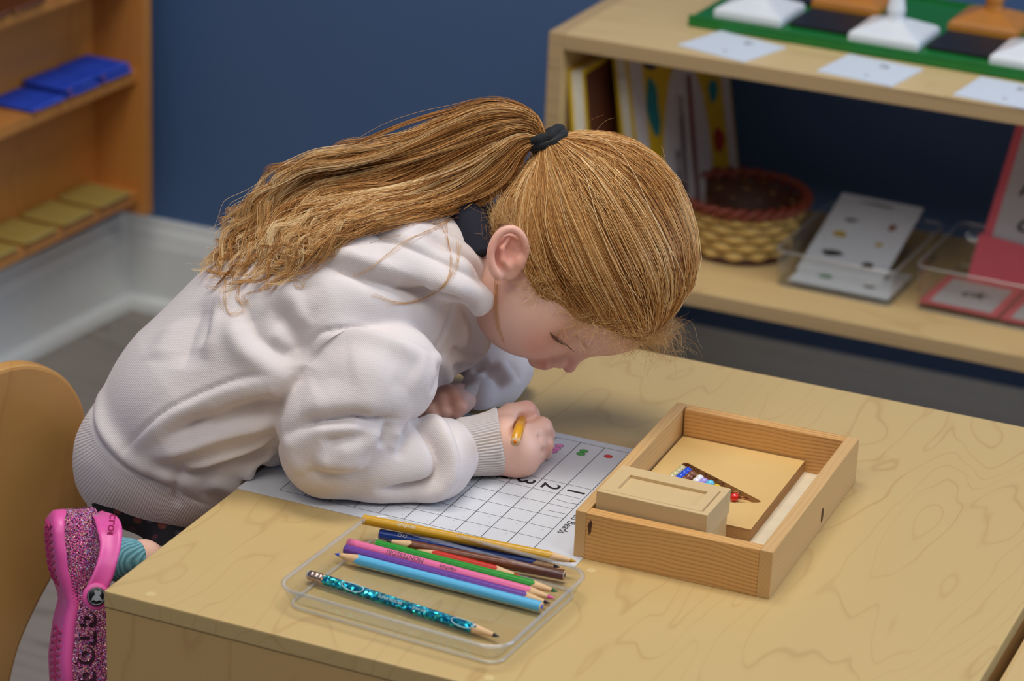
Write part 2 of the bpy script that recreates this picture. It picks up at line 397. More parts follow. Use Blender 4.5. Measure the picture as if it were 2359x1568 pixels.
book(-.085, 1.305, .215, .240, .014, -.19, 1.38, YEL, 'colourful picture book with large pale oval title, leaning on the yellow one',
     [('title_oval', blob(.11, .11, .050, .095, sd=5, wob=.05), LILAC), ('teal_shape', blob(.045, .17, .012, .035, sd=6), TEAL), ('red_lettering', [(.09, .04), (.1, .04), (.108, .17), (.098, .17)], REDP), ('red_lettering', [(.112, .02), (.124, .02), (.13, .19), (.12, .19)], REDP),
      ('red_spot', blob(.178, .1, .012, .014, sd=7), REDP), ('navy_lettering', [(.078, .04), (.086, .04), (.091, .11), (.082, .11)], NAVYP), ('teal_spot', blob(.175, .16, .01, .014, sd=8), TEAL), ('brown_spot', blob(.16, .215, .022, .02, sd=9), BRN), ('pale_band', [(.008, .02), (.026, .02), (.03, .235), (.004, .235)], LILAC), ('teal_spot', blob(.178, .05, .012, .01, sd=10), TEAL), ('brown_spot', blob(.055, .225, .02, .012, sd=11), NAVYP), ('pale_edge', [(.198, .01), (.212, .01), (.212, .235), (.196, .235)], LILAC)])

# woven basket
STRAW = NT('woven_straw'); v = STRAW.coord(); n = STRAW.noise(v, 90, 3)
STRAW.color(STRAW.mix(n, rgb(196, 156, 84), rgb(226, 194, 118))); STRAW.v(STRAW.b, 'Roughness', .6); STRAW = STRAW.m
REDW = plain('red_brown_cane', rgb(126, 52, 32), .5, .15, 80); DARKC = plain('dark_cane', rgb(74, 34, 20), .6)
bc = np.array([.002, 1.405]); br = .073
bk = thing('woven_basket', 'round straw basket with red-brown braided rim on the lower shelf', 'basket', (bc[0] - .012, bc[1], ZB + .001))
RI = lambda z: br * (.80 + .2 * (z / .065))
lathe('liner', [(0, .004), (br * .78, .004), (br * .79, .01), (br * .97, .06), (br * .975, .06), (br * .8, .003), (0, .002)], DARKC, bk, 40)
V, F = [], []
NS = 26
for row in range(5):
    z = .010 + row * .0112
    P = []
    for k in range(NS * 6):
        a = 2 * math.pi * k / (NS * 6); r = RI(z) + .0025 * math.sin(NS / 2 * a * 1.0 + row * math.pi)
        P.append((r * math.cos(a), r * math.sin(a), z))
    t_, N_, B_ = frames(P)
    for j, (dr, dz) in enumerate(((-.0012, -.0052), (.0016, -.003), (.0022, 0), (.0016, .003), (-.0012, .0052))):
        for i, q in enumerate(P):
            a = math.atan2(q[1], q[0]); V.append((q[0] + dr * math.cos(a), q[1] + dr * math.sin(a), q[2] + dz))
    b0 = row * 5 * len(P)
    for j in range(4):
        for i in range(len(P)):
            i2 = (i + 1) % len(P); F.append((b0 + j * len(P) + i, b0 + j * len(P) + i2, b0 + (j + 1) * len(P) + i2, b0 + (j + 1) * len(P) + i))
stuff(mesh_obj('woven_wall', V, F, STRAW, bk, True))
for k in range(2):
    P = [((RI(.066) + .002 + .0035 * math.cos(14 * a + k * math.pi)) * math.cos(a), (RI(.066) + .002 + .0035 * math.cos(14 * a + k * math.pi)) * math.sin(a), .066 + .0035 * math.sin(14 * a + k * math.pi)) for a in [2 * math.pi * i / 168 for i in range(168)]]
    tube('rim_braid', P, .0042, REDW, bk, 6, closed=True)
tube('foot_ring', [((br * .8 + .001) * math.cos(a), (br * .8 + .001) * math.sin(a), .004) for a in [2 * math.pi * i / 48 for i in range(48)]], .004, DARKC, bk, 6, closed=True)
SILVER = plain('silver_metal', rgb(190, 194, 200), .2, Metallic=1.0)
for k, (dx, dy, m, l) in enumerate(((-.035, -.02, SILVER, 'silver metal disc inside the woven basket'), (.012, -.035, SILVER, 'second silver disc by the basket front'), (-.02, .018, STRAW, 'pale shell lying in the woven basket'), (.03, .0, DARKC, 'dark seed pod lying in the woven basket'))):
    o = lathe('basket_trinket', [(0, 0), (.012, 0), (.016, .004), (.013, .010), (.005, .014), (0, .0145)], m, None, 16, (0, 0, 0)); o.location = (bc[0] - .012 + dx, bc[1] + dy, ZB + .0055); tag(o, l, 'trinket', 'trinkets in the basket')
# a small yellow figurine on a wire behind the basket
yt = thing('ribbon_loop', 'yellow-orange ribbon loop standing behind the woven basket', 'ribbon', (-.055, 1.525, ZB))
tube('loop', [(.0, 0, .002), (.006, 0, .02), (.022, 0, .045), (.032, 0, .05), (.034, 0, .04), (.024, 0, .02), (.008, 0, .003)], .0035, plain('amber_ribbon', rgb(206, 140, 24), .4), yt, 8)

# clear acrylic trays with cards
ACR = NT('clear_acrylic'); tr_ = ACR.n('ShaderNodeBsdfTransparent'); tr_.inputs[0].default_value = (.955, .965, .965, 1); gl_ = ACR.n('ShaderNodeBsdfGlossy'); gl_.inputs['Roughness'].default_value = .06
lw_ = ACR.n('ShaderNodeLayerWeight'); lw_.inputs['Blend'].default_value = .5; fr_ = ACR.math('ADD', ACR.math('MULTIPLY', ACR.math('POWER', lw_.outputs['Facing'], 4.0), .5), .035); mx_ = ACR.n('ShaderNodeMixShader'); ACR.l(fr_, mx_.inputs[0]); ACR.l(tr_.outputs[0], mx_.inputs[1]); ACR.l(gl_.outputs[0], mx_.inputs[2])
ACR.l(mx_.outputs[0], ACR.t.nodes['Material Output'].inputs['Surface']); ACR = ACR.m
RIMM = NT('acrylic_edge_gleam'); tr_ = RIMM.n('ShaderNodeBsdfTransparent'); gl_ = RIMM.n('ShaderNodeBsdfGlossy'); gl_.inputs['Roughness'].default_value = .15; df_ = RIMM.n('ShaderNodeBsdfDiffuse'); df_.inputs[0].default_value = (.92, .93, .94, 1)  # whitish diffuse in this material paints the light caught along acrylic edges
m1_ = RIMM.n('ShaderNodeMixShader'); m1_.inputs[0].default_value = .5; RIMM.l(gl_.outputs[0], m1_.inputs[1]); RIMM.l(df_.outputs[0], m1_.inputs[2]); m2_ = RIMM.n('ShaderNodeMixShader'); m2_.inputs[0].default_value = .27
RIMM.l(tr_.outputs[0], m2_.inputs[1]); RIMM.l(m1_.outputs[0], m2_.inputs[2]); RIMM.l(m2_.outputs[0], RIMM.t.nodes['Material Output'].inputs['Surface']); RIMM = RIMM.m
def acrylic(name, label, cat, loc, rotz, w, d, h, r, th=.0022, flare=.004):
    t = thing(name, label, cat, loc, rotz)
    n = 6; rings = []
    def ring(z, inset): return [(x, y, z) for x, y in rrect(w - 2 * inset, d - 2 * inset, max(r - inset, .002), n)]
    prof = [(0, flare + .004), (.0006, flare + .0012), (.003, flare), (h - .001, .0005), (h, 0), (h + .0004, -.0006), (h + .0006, th * .4), (h, th), (th + .003, flare + th), (th + .0006, flare + th + .001), (th, flare + th + .005)]
    V, F = [], []
    for z, i in prof: V += ring(z, i)
    k = len(ring(0, 0))
    for a in range(len(prof) - 1):
        for j in range(k): F.append((a * k + j, a * k + (j + 1) % k, (a + 1) * k + (j + 1) % k, (a + 1) * k + j))
    F.append(tuple(range(k))[::-1]); F.append(tuple((len(prof) - 1) * k + j for j in range(k)))
    mesh_obj('tray_shell', V, F, ACR, t, True)
    for nm, z, ins_, rr in (('rim', h + .0003, th * .5, th * .62), ('base_edge', .0016, flare + .0012, .0011)):
        P = [(x, y, z) for x, y in rrect(w - 2 * ins_, d - 2 * ins_, max(r - ins_, .002), n)]
        tube(nm, P, rr, RIMM, t, 8, closed=True)
    return t
ta = acrylic('acrylic_tray', 'clear acrylic tray of white picture cards on the lower shelf', 'tray', (.137, 1.40, ZB + .0005), -.03, .142, .19, .042, .012)
tb = acrylic('acrylic_tray', 'clear acrylic tray of pink-bordered letter cards on the lower shelf', 'tray', (.322, 1.395, ZB + .0005), -.03, .19, .17, .052, .012)
PINK = plain('coral_pink_card', rgb(238, 108, 124), .55, .02); PALEC = plain('pale_grey_card', rgb(204, 204, 210), .6, .01)
YSP = plain('ochre_print', rgb(196, 166, 40), .6); GSP = plain('green_print', rgb(110, 156, 140), .6); BSP = plain('dark_print', rgb(56, 56, 50), .6); OSP = plain('rust_print', rgb(140, 84, 44), .6)
def pcard(loc, rot, w, h, label, spots, m=CARD, name='picture_card', border=None, grp='picture cards in the first acrylic tray', inner=None):
    t = bpy.data.objects.new(name, None); t.location = loc; t.rotation_euler = rot; t.empty_display_size = .02; COL.objects.link(t); tag(t, label, 'card', grp)
    boxo('card', (-w / 2, -h / 2, 0), (w / 2, h / 2, .0012), border or m, t, 0)
    if border: boxo('white_field', (-w / 2 + inner[0], -h / 2 + inner[1], .0012), (w / 2 - inner[0], h / 2 - inner[1], .0015), m, t, 0)
    for x, y, rx, ry, mm in spots: prism('printed_picture', blob(x, y, rx, ry, 16, .2, int(x * 9999) % 97), .0016, .0018, mm, t)
    return t
pcard((.140, 1.360, ZB + .006), (0, 0, -.03), .118, .09, 'white picture card lying flat in the front of the first acrylic tray', [(-.03, .02, .008, .005, BSP), (-.025, -.012, .008, .008, GSP), (.028, -.018, .007, .004, BSP), (.035, .02, .005, .003, GREYINK)])
pcard((.129, 1.428, ZB + .030), (.34, .0, -.04), .100, .150, 'long white picture card leaning on the back of the first acrylic tray', [(-.025, .0, .008, .006, YSP), (-.022, .028, .008, .003, GREYINK), (.028, .028, .004, .007, OSP), (.024, -.006, .004, .004, YSP), (-.022, -.036, .013, .005, BSP), (.024, -.046, .007, .006, BSP), (.0, .064, .02, .002, GREYINK)])
def lettercard(loc, rot, w, h, label, words, grp='pink-bordered letter cards'):
    t = pcard(loc, rot, w, h, label, [], PALEC, 'letter_card', PINK, grp, (.010, .009))
    for s, x, y, z in words: text('printed_letters', s, z, INK, t, Matrix.Translation((x, y, .0017)), bold=.0006, shear=.3)
    return t
lettercard((.277, 1.374, ZB + .006), (0, 0, -.06), .090, .100, 'pink-bordered card reading ck lying in front of the second acrylic tray', [('ck', .0, .003, .030)])
lettercard((.369, 1.368, ZB + .006), (0, 0, -.06), .088, .100, 'pink-bordered card beside the ck card, cut by the picture edge', [])
def stood(t, bl, rt, up, w, h):
    r_ = Vector(rt).normalized(); u_ = Vector(up); u_ = (u_ - r_ * u_.dot(r_)).normalized(); n_ = r_.cross(u_); o = Vector(bl) + r_ * w / 2 + u_ * h / 2
    t.matrix_world = Matrix(((r_.x, u_.x, n_.x, o.x), (r_.y, u_.y, n_.y, o.y), (r_.z, u_.z, n_.z, o.z), (0, 0, 0, 1)))
stood(lettercard((0, 0, 0), (0, 0, 0), .115, .185, 'tall pink-bordered letter card standing in the second acrylic tray', [('ar', -.012, .072, .024), ('f', -.012, .036, .034), ('-', -.012, .012, .02), ('mp', -.012, -.018, .034), ('ck', -.012, -.058, .030)]), (.266, 1.440, ZB + .048), (.985, -.02, -.13), (.17, .22, .96), .115, .185)
stood(pcard((0, 0, 0), (0, 0, 0), .12, .055, 'plain coral-pink card standing in front of the tall letter card', [], PINK, 'pink_card', None, 'pink-bordered letter cards'), (.258, 1.425, ZB + .006), (.99, -.02, -.10), (.1, .25, .96), .12, .055)
pg = thing('wooden_peg', 'small red-brown wooden peg in front of the tall pink card', 'peg', (.352, 1.375, ZB + .003))
lathe('peg_body', [(0, 0), (.004, 0), (.003, .012), (.0035, .03), (.002, .034), (0, .034)], REDW, pg, 12)

# ------------------------------------------------------------------ the table
TW, TD = 0.588, 0.606
tab = thing('activity_table', 'square maple child table the girl is leaning on', 'table', (0, 0, 0))
boxo('tabletop', (0, 0, T - .013), (TW, TD, T), MAPLE, tab, .0012)
boxo('apron_front', (.0008, .0008, T - .100), (TW - .0008, .019, T - .0135), MAPLE_V, tab, .0008)
boxo('apron_back', (.0008, TD - .019, T - .100), (TW - .0008, TD - .0008, T - .0135), MAPLE_V, tab, .0008)
boxo('apron_left', (.0008, .0195, T - .100), (.019, TD - .0195, T - .0135), MAPLE_V, tab, .0008)
boxo('apron_right', (TW - .019, .0195, T - .100), (TW - .0008, TD - .0195, T - .0135), MAPLE_V, tab, .0008)
for lx in (.02, TW - .06):
    for ly in (.02, TD - .06): boxo('leg', (lx, ly, 0), (lx + .04, ly + .04, T - .014), MAPLE_V, tab, .003)
PLUG = plain('pale_wood_plug', rgb(214, 190, 134), .5, .05, 200)
for px, py in ((348, 1368), (1362, 1313), (1127, 1561)):
    p = atz(px, py, 0); prism('wood_plug', [(p[0] + .0036 * math.cos(a), p[1] + .0036 * math.sin(a)) for a in [2 * math.pi * k / 20 for k in range(20)]], T - .0005, T + .00008, PLUG, tab)

# ------------------------------------------------------------------ the worksheet
PAPER = plain('white_paper', rgb(208, 211, 218), .6, .005)
pp = thing('worksheet', 'white worksheet with a number grid under the girl arm', 'paper', (0, 0, T))
boxo('sheet', (.0003, .1912, .0001), (.2790, .4065, .0004), PAPER, pp, 0)
LINEM = plain('black_line', rgb(58, 58, 62), .7, 0)
ZL = .00046
xs = [.0302 + .02106 * k for k in range(11)]; ys = [.2040, .2232, .2427, .2621, .2815, .3006, .3199, .3975]
V, F = [], []
def quad(x0, y0, x1, y1):
    b = len(V); V.extend([(x0, y0, ZL), (x1, y0, ZL), (x1, y1, ZL), (x0, y1, ZL)]); F.append((b, b + 1, b + 2, b + 3))
for x in xs: quad(x - .0003, ys[0], x + .0003, ys[-1])
for y in ys: quad(xs[0], y - .00024, xs[-1], y + .00024)
stuff(mesh_obj('printed_grid', V, F, LINEM, pp))
V, F = [], []
for i in range(10):
    for j in range(5):
        for a, b in (((.5, .72),) if i > 7 else ((.42, .8), (.62, .3))):
            x, y = xs[i] + .021 * a + .004, ys[j] + .0193 * b; b0 = len(V)
            V += [(x + .0004 * math.cos(q), y + .0004 * math.sin(q), ZL) for q in (0, 1.57, 3.14, 4.71)]; F.append((b0, b0 + 1, b0 + 2, b0 + 3))
stuff(mesh_obj('tracing_dots', V, F, LINEM, pp))
RZ = Matrix.Rotation(-math.pi / 2, 4, 'Z')
for k in range(10):
    x = xs[10 - k] - .0105
    text('printed_number', str(k + 1), .0205, INK, pp, Matrix.Translation((x, .3103, .00046)) @ RZ, bold=.0002, xs=1.1)
text('printed_title', 'Colored Beads', .0098, INK, pp, Matrix.Translation((.2485, .238, .00046)) @ RZ, align='RIGHT', bold=.0)
BC = [rgb(222, 58, 52), rgb(84, 168, 84), rgb(232, 140, 196), rgb(230, 200, 60), rgb(110, 190, 230), rgb(160, 130, 210), rgb(235, 235, 235), rgb(130, 84, 56), rgb(50, 80, 190), rgb(214, 180, 80)]
for k in range(10):
    x = xs[10 - k] - .0105; m = plain('bead_drawing_%s' % 'abcdefghij'[k], BC[k], .7, .05)
    for j in range(min(k + 1, 10)):
        y = .3835 - j * .0062
        prism('drawn_bead_outline', [(x - .002 + .0037 * math.cos(a), y + .0033 * math.sin(a)) for a in [2 * math.pi * q / 18 for q in range(18)]], ZL, ZL + .00004, LINEM, pp)
        prism('drawn_bead', [(x - .002 + .0033 * math.cos(a), y + .0029 * math.sin(a)) for a in [2 * math.pi * q / 18 for q in range(18)]], ZL + .00004, ZL + .00008, m, pp)
for (a, b, c) in (((1281, 1149), (1305, 1157), (1330, 1161)), ((1259, 1174), (1282, 1179), (1306, 1184))):
    tube('pencil_mark', [atz(q[0], q[1], .0005) - [0, 0, T] for q in (a, b, c)], .00018, GREYINK, pp, 4)

# ------------------------------------------------------------------ pine tray box with its contents
BXR = .0225
bx = thing('pine_tray', 'open pine tray box with dark grain lines and a knot in its front', 'box', (.2712, .2085, T), BXR)
BW, BD, BH, BT = .1505, .2225, .0375, .0100
for nm, lo, hi, m in (('front_wall', (BT * .85, 0, 0), (BW - BT, BT, BH - .0004), PINE_X), ('back_wall', (BT, BD - BT, 0), (BW - BT, BD, BH - .0004), PINE_X),
                      ('left_wall', (0, 0, 0), (BT * .85, BD, BH), PINE_Y), ('right_wall', (BW - BT, 0, 0), (BW, BD, BH), PINE_Y)):
    boxo(nm, lo, hi, m, bx, .0006)
boxo('base_board', (BT * .86, BT + .0001, .001), (BW - BT - .0001, BD - BT - .0001, .0045), SHAVE, bx, 0)
KNOT = plain('dark_knot', rgb(86, 46, 22), .6, .3, 200)
def bxw(p):                                # world point -> box axes
    c, s = math.cos(-BXR), math.sin(-BXR); x, y = p[0] - .2712, p[1] - .2085; return (x * c - y * s, x * s + y * c, p[2] - T)
k_ = prism('knot', blob(0, 0, .0014, .0058, 16, .2, 2), 0, .0003, KNOT, bx); k_.data.transform(Matrix.Translation((.0118, -.0001, .0262)) @ Matrix.Rotation(math.pi / 2, 4, 'X'))
k_ = prism('knot', blob(0, 0, .0024, .0060, 16, .1, 8), 0, .0003, KNOT, bx); k_.data.transform(Matrix.Translation((BW + .0001, .128, .012)) @ Matrix.Rotation(math.pi / 2, 4, 'Z') @ Matrix.Rotation(math.pi / 2, 4, 'X'))
# plywood insert with a triangular recess
ins = thing('bead_stair_board', 'plywood board with a triangular recess for bead bars in the pine tray', 'board', (.2712, .2085, T), BXR)
IX0, IX1, IY0, IY1, IZ = BT + .0004, .1115, .074, BD - BT - .0015, .0145
PLYH = .0125
tri = [bxw(atz(1577, 1062, IZ)), bxw(atz(1760, 1157, IZ)), bxw(atz(1490, 1157, IZ))]
tri = [(a[0], a[1]) for a in tri]
# widen the left side down to the hidden corner and round the corners
def rounded(pts, r, n=6):
    out = []
    for i, p in enumerate(pts):
        a, b = Vector(pts[i - 1]), Vector(pts[(i + 1) % len(pts)]); p = Vector(p)
        u, v = (a - p).normalized(), (b - p).normalized()
        for k in range(n + 1):
            t = k / n; out.append(tuple(p + u * r * (1 - t) ** 2 + v * r * t ** 2))
    return out
trir = rounded(tri, .006)
bm = bmesh.new()
outer = [(IX0, IY0), (IX1, IY0), (IX1, IY1), (IX0, IY1)]
def loop(z, pts): return [bm.verts.new((x, y, z)) for x, y in pts]
for z in (.0046, IZ):
    pass
o1, i1 = loop(IZ, outer), loop(IZ, trir)
eo = [bm.edges.new((a, b)) for a, b in zip(o1, o1[1:] + o1[:1])]; ei = [bm.edges.new((a, b)) for a, b in zip(i1, i1[1:] + i1[:1])]
bmesh.ops.triangle_fill(bm, edges=eo + ei, use_beauty=True)
o0 = loop(.0046, outer); i0 = loop(PLYH - .003, trir)
for A, B in ((o1, o0), (i1, i0)):
    for j in range(len(A)): bm.faces.new((A[j], A[(j + 1) % len(A)], B[(j + 1) % len(A)], B[j]))
bm.faces.new(i0); bm.faces.new(o0[::-1])
o = bm_obj('board', bm, [PLY, PLY_E], ins)
for p in o.data.polygons:
    if abs(p.normal.z) < .5: p.material_index = 1
# bead bars lying in the recess
def beadm(n, c): return plain(n, c, .12, .02, Coat_Weight=.6)
BB = [(beadm('gold_glass', rgb(206, 196, 146)), 10, 'gold-cream'), (beadm('blue_glass', rgb(28, 84, 220)), 9, 'royal blue'), (beadm('brown_glass', rgb(130, 76, 50)), 8, 'brown'), (beadm('white_glass', rgb(236, 236, 240)), 7, 'white'),
      (beadm('lavender_glass', rgb(172, 156, 232)), 6, 'lavender'), (beadm('sky_glass', rgb(92, 200, 232)), 5, 'light blue'), (beadm('yellow_glass', rgb(238, 200, 40)), 4, 'yellow'), (beadm('pink_glass', rgb(240, 140, 180)), 3, 'pink'), (beadm('green_glass', rgb(14, 104, 60)), 2, 'green'), (beadm('red_glass', rgb(232, 40, 32)), 1, 'red')]
ends = [(1584, 1070), (1597, 1075), (1607, 1083), (1625, 1092), (1635, 1099), (1649, 1104), (1664, 1114), (1682, 1126), (1706, 1139), (1722, 1151)]
C_, S_ = math.cos(BXR), math.sin(BXR)
for (m, n, cn), (px, py) in zip(BB, ends):
    e = bxw(atz(px, py, PLYH + .0004)); pitch = .0061; R = .0035; z0 = PLYH - .003 + R
    lab = {10: 'gold-cream bead bar at the far end of the recess', 1: 'single red glass bead on a copper wire in the recess'}.get(n, '%s glass bead bar of %d lying in the triangular recess' % (cn, n))
    t = thing('bead_bar', lab, 'bead bar', (.2712 + e[0] * C_ - e[1] * S_, .2085 + e[0] * S_ + e[1] * C_, T + z0), BXR + (-math.pi / 2 - .35 if n < 3 else -math.pi / 2 - .1), 'bead bars in the triangular recess')
    if n < 3: t.rotation_euler[2] = BXR + math.pi + (.25 if n == 2 else .0)
    # wire with a loop at the near end of the thing's origin, beads following along +x
    L = .0068
    nn = min(n, 9)
    lp = [(L * .5 - L * .5 * math.cos(a), .0016 * math.sin(a), .0008) for a in [2 * math.pi * k / 14 for k in range(14)]]
    tube('wire_loop', lp, .0006, COPPER, t, 6, closed=True)
    tube('wire', [(L, 0, 0), (L + pitch * nn + .002, 0, 0)], .0005, COPPER, t, 6)
    for k in range(nn):
        c = (L + R + pitch * k, 0, 0)
        b = lathe('bead', [(0, -R * .9), (R * .5, -R * .82), (R * .86, -R * .5), (R, 0), (R * .86, R * .5), (R * .5, R * .82), (0, R * .9)], m, t, 16); b.data.transform(Matrix.Translation(c) @ Matrix.Rotation(math.pi / 2, 4, 'Y'))
# small lidded box
sb = thing('small_wooden_box', 'small pale wooden box with a sliding framed lid in the pine tray corner', 'box', (.2815, .2215, T), BXR - .02)
LW, LD, HB, HT = .0860, .0510, .0300, .0500
boxo('body', (.001, .001, .005), (LW - .001, LD - .001, HB), LIME, sb, .0006)
bm = bmesh.new()
fw_ = .0085
for lo, hi in (((0, 0, HB + .0004), (LW, fw_ * .55, HT)), ((0, LD - fw_, HB + .0004), (LW, LD, HT)), ((0, fw_ * .55, HB + .0004), (fw_, LD - fw_, HT)), ((LW - fw_ * .6, fw_ * .55, HB + .0004), (LW, LD - fw_, HT))): box(bm, lo, hi, .0005)
bm_obj('lid_frame', bm, LIME, sb)
bm = bmesh.new(); box(bm, (fw_ * .3, fw_ * .5, HT - .006), (LW - fw_ * .55, LD - fw_, HT - .0020), .0005)
bm_obj('sliding_lid', bm, LIME, sb)
bm = bmesh.new()
x0, y0, x1, y1 = .0045, .0032, LW - .0055, LD - .0065
for q0, q1, zz in ((0, 0, -.0018), (.0012, .0012, .0003), (.0075, .0065, .0003), (.0078, .0068, -.0018)):
    pass
ringz = [(0, -.0018), (.0006, .0003), (.0076, .0003), (.0078, -.0019)]
vs = [[bm.verts.new((x, y, HT + z)) for x, y in ((x0 + q, y0 + q), (x1 - q, y0 + q), (x1 - q, y1 - q), (x0 + q, y1 - q))] for q, z in ringz]
for a, b in zip(vs, vs[1:]):
    for j in range(4): bm.faces.new((a[j], a[(j + 1) % 4], b[(j + 1) % 4], b[j]))
bm_obj('lid_moulding', bm, LIME, sb)

# ------------------------------------------------------------------ acrylic pencil tray and pencils
pt_ = acrylic('acrylic_pencil_tray', 'clear acrylic tray of coloured pencils at the front of the table', 'tray', (.2110, .0965, T + .0002), -.055, .181, .140, .0165, .018, .0024, .0065)
WOODT = plain('bare_pencil_wood', rgb(226, 186, 138), .6, .06, 300)
def pencil(a, b, za, zb, c, label, lead=None, tipends=('b',), r=.0038, hexa=False, prints=(), rough=.28, mat_=None):
    """a, b: pixel-free world ends; the painted barrel runs from a to b, sharpened at the named ends"""
    A = Vector(atz(a[0], a[1], za)); B = Vector(atz(b[0], b[1], zb)); L = (B - A).length; X = (B - A) / L
    t = bpy.data.objects.new('pencil' if hexa else 'coloured_pencil', None); t.empty_display_size = .02
    Z = Vector((0, 0, 1)); Y = Z.cross(X).normalized(); Z = X.cross(Y)
    t.matrix_world = Matrix(((X.x, Y.x, Z.x, A.x), (X.y, Y.y, Z.y, A.y), (X.z, Y.z, Z.z, A.z), (0, 0, 0, 1)))
    COL.objects.link(t); tag(t, label, 'pencil', 'pencils in the acrylic tray')
    cm = mat_ or plain(label.split()[0] + '_lacquer', c, rough, .01); lm = plain(label.split()[0] + '_lead', lead or c, .5)
    CL = .019
    x0 = CL if 'a' in tipends else 0.0; x1 = L - CL if 'b' in tipends else L
    seg = 6 if hexa else 24
    # barrel, its painted edge scalloped where the sharpener cut
    def end(xe, dirn):
        V = []
        for k in range(24):
            a_ = 2 * math.pi * k / 24; V.append((xe + dirn * .0016 * math.cos(3 * a_), r * math.cos(a_), r * math.sin(a_)))
        return V
    P0 = end(x0, -1 if 'a' in tipends else 0); P1 = end(x1, 1 if 'b' in tipends else 0)
    if hexa:
        f = lambda V: [(v[0], v[1] * q, v[2] * q) for v, q in zip(V, [math.cos(math.pi / 6) / math.cos(((k * 15) % 60 - 30) * math.pi / 180) * 1.04 for k in range(24)])]
        P0, P1 = f(P0), f(P1)
    V = P0 + P1; F = [(k, (k + 1) % 24, 24 + (k + 1) % 24, 24 + k) for k in range(24)]
    o = mesh_obj('barrel', V, F, cm, t, not hexa)
    for nm, xe, dn in (('a', x0, -1), ('b', x1, 1)):
        if nm in tipends:
            rr = .0012
            prof = [(xe - dn * .002, r * .985), (xe + dn * .001, r * .93), (xe + dn * (CL - .0045), rr + .0004)]
            V, F = tube_vf([(p, 0, 0) for p, _ in prof], [q for _, q in prof], 20, cap=False); mesh_obj('sharpened_wood', V, F, WOODT, t, True)
            tube('lead_point', [(xe + dn * (CL - .0047), 0, 0), (xe + dn * (CL - .001), 0, 0), (xe + dn * CL, 0, 0)], [rr + .0004, rr * .55, .0003], lm, t, 12)
        else:
            tube('flat_end', [(xe - dn * .001, 0, 0), (xe + dn * .0003, 0, 0)], [r * .97, r * .95], WOODT, t, 24)
            tube('lead_core', [(xe - dn * .001, 0, 0), (xe + dn * .0006, 0, 0)], .0017, lm, t, 14)
    for s, xx, sz, m, flip, side in prints:
        Mx = Matrix.Translation((xx, 0, 0)) @ Matrix.Rotation(side, 4, 'X') @ Matrix.Translation((0, 0, r + .0001)) @ Matrix.Rotation(math.pi if flip else 0, 4, 'Z')
        text('printed_lettering', s, sz, m, t, Mx, thick=.00002)
    return t
SILV = plain('silver_print', rgb(214, 214, 200), .3); DARKP = plain('dark_lettering', rgb(70, 50, 66), .5)
pencil((838, 1196), (1328, 1293), .0160, .0135, rgb(206, 154, 18), 'gold coloured pencil resting highest along the back rim of the tray', prints=(('nienhuis', .034, .0045, SILV, True, .75),))
pencil((876, 1229), (1290, 1306), .0068, .0068, rgb(20, 62, 150), 'dark blue coloured pencil lying behind the brown pencil', rgb(30, 30, 70), prints=(('IXO', .018, .0042, SILV, True, .6),))
pencil((1300, 1324), (890, 1245), .0072, .0076, rgb(112, 58, 34), 'brown coloured pencil with its sharp end pointing left', rgb(60, 40, 40))
pencil((948, 1264), (1198, 1327), .0060, .0060, rgb(196, 44, 28), 'red short coloured pencil sharpened at both ends', tipends=('a', 'b'), r=.0036)
pencil((867, 1254), (1285, 1362), .0068, .0068, rgb(32, 146, 42), 'green coloured pencil between the red and the pink pencils', rgb(34, 112, 70))
pencil((803, 1251), (1276, 1377), .0064, .0064, rgb(232, 112, 160), 'pink coloured pencil with dark lettering between green and purple pencils', rgb(236, 90, 170), prints=(('MONTESSORI', .048, .0050, DARKP, True, .55), ('nienhuis', .083, .0042, DARKP, True, .75)))
pencil((796, 1265), (1267, 1389), .0060, .0058, rgb(106, 60, 150), 'purple coloured pencil tucked between the pink and light blue pencils', rgb(60, 24, 60))
pencil((1247, 1397), (771, 1275), .0066, .0066, rgb(92, 182, 226), 'light blue coloured pencil with its blue point at the left', rgb(40, 90, 220), prints=(('nienhuis', .022, .0052, DARKP, False, .85),))
HOLO = NT('holographic_foil'); v = HOLO.coord('Object', (1, 1, 1)); vo = HOLO.n('ShaderNodeTexVoronoi'); HOLO.l(v, vo.inputs['Vector']); HOLO.v(vo, 'Scale', 520)
cr = HOLO.ramp(HOLO.noise(vo.outputs['Color'], 6, 0), [(0, rgb(4, 60, 96)), (.38, rgb(8, 110, 150)), (.5, rgb(10, 160, 196)), (.62, rgb(70, 225, 215)), (1, rgb(40, 110, 235))])
HOLO.color(cr); HOLO.v(HOLO.b, 'Metallic', .75); HOLO.v(HOLO.b, 'Roughness', .25); nm = HOLO.n('ShaderNodeNormalMap'); nm.inputs[0].default_value = .35; HOLO.l(vo.outputs['Color'], nm.inputs['Color']); HOLO.l(nm.outputs[0], HOLO.b.inputs['Normal']); HOLO = HOLO.m
WP = plain('pale_print_on_foil', rgb(190, 226, 232), .4)
hp = pencil((745, 1334), (1150, 1466), .0062, .0052, (0, 0, 0, 1), 'sparkly teal holographic pencil with an eraser', rgb(50, 50, 54), r=.0036, hexa=True, mat_=HOLO,
            prints=(('SUPER READER', .058, .0030, WP, False, .75), ('great job', .082, .0030, WP, False, .75)))
hp['group'] = 'pencils in the acrylic tray'
for xx in (.026, .117):
    tube('printed_ring', [(xx + .009 * math.cos(a), .0037 * math.cos(1.0 + math.sin(a) * .9) * -1, .0038 * math.sin(1.0 + math.sin(a) * .9)) for a in [2 * math.pi * k / 28 for k in range(28)]], .00035, WP, hp, 5, closed=True)
FER = plain('ferrule_metal', rgb(196, 172, 160), .25, Metallic=1.0)
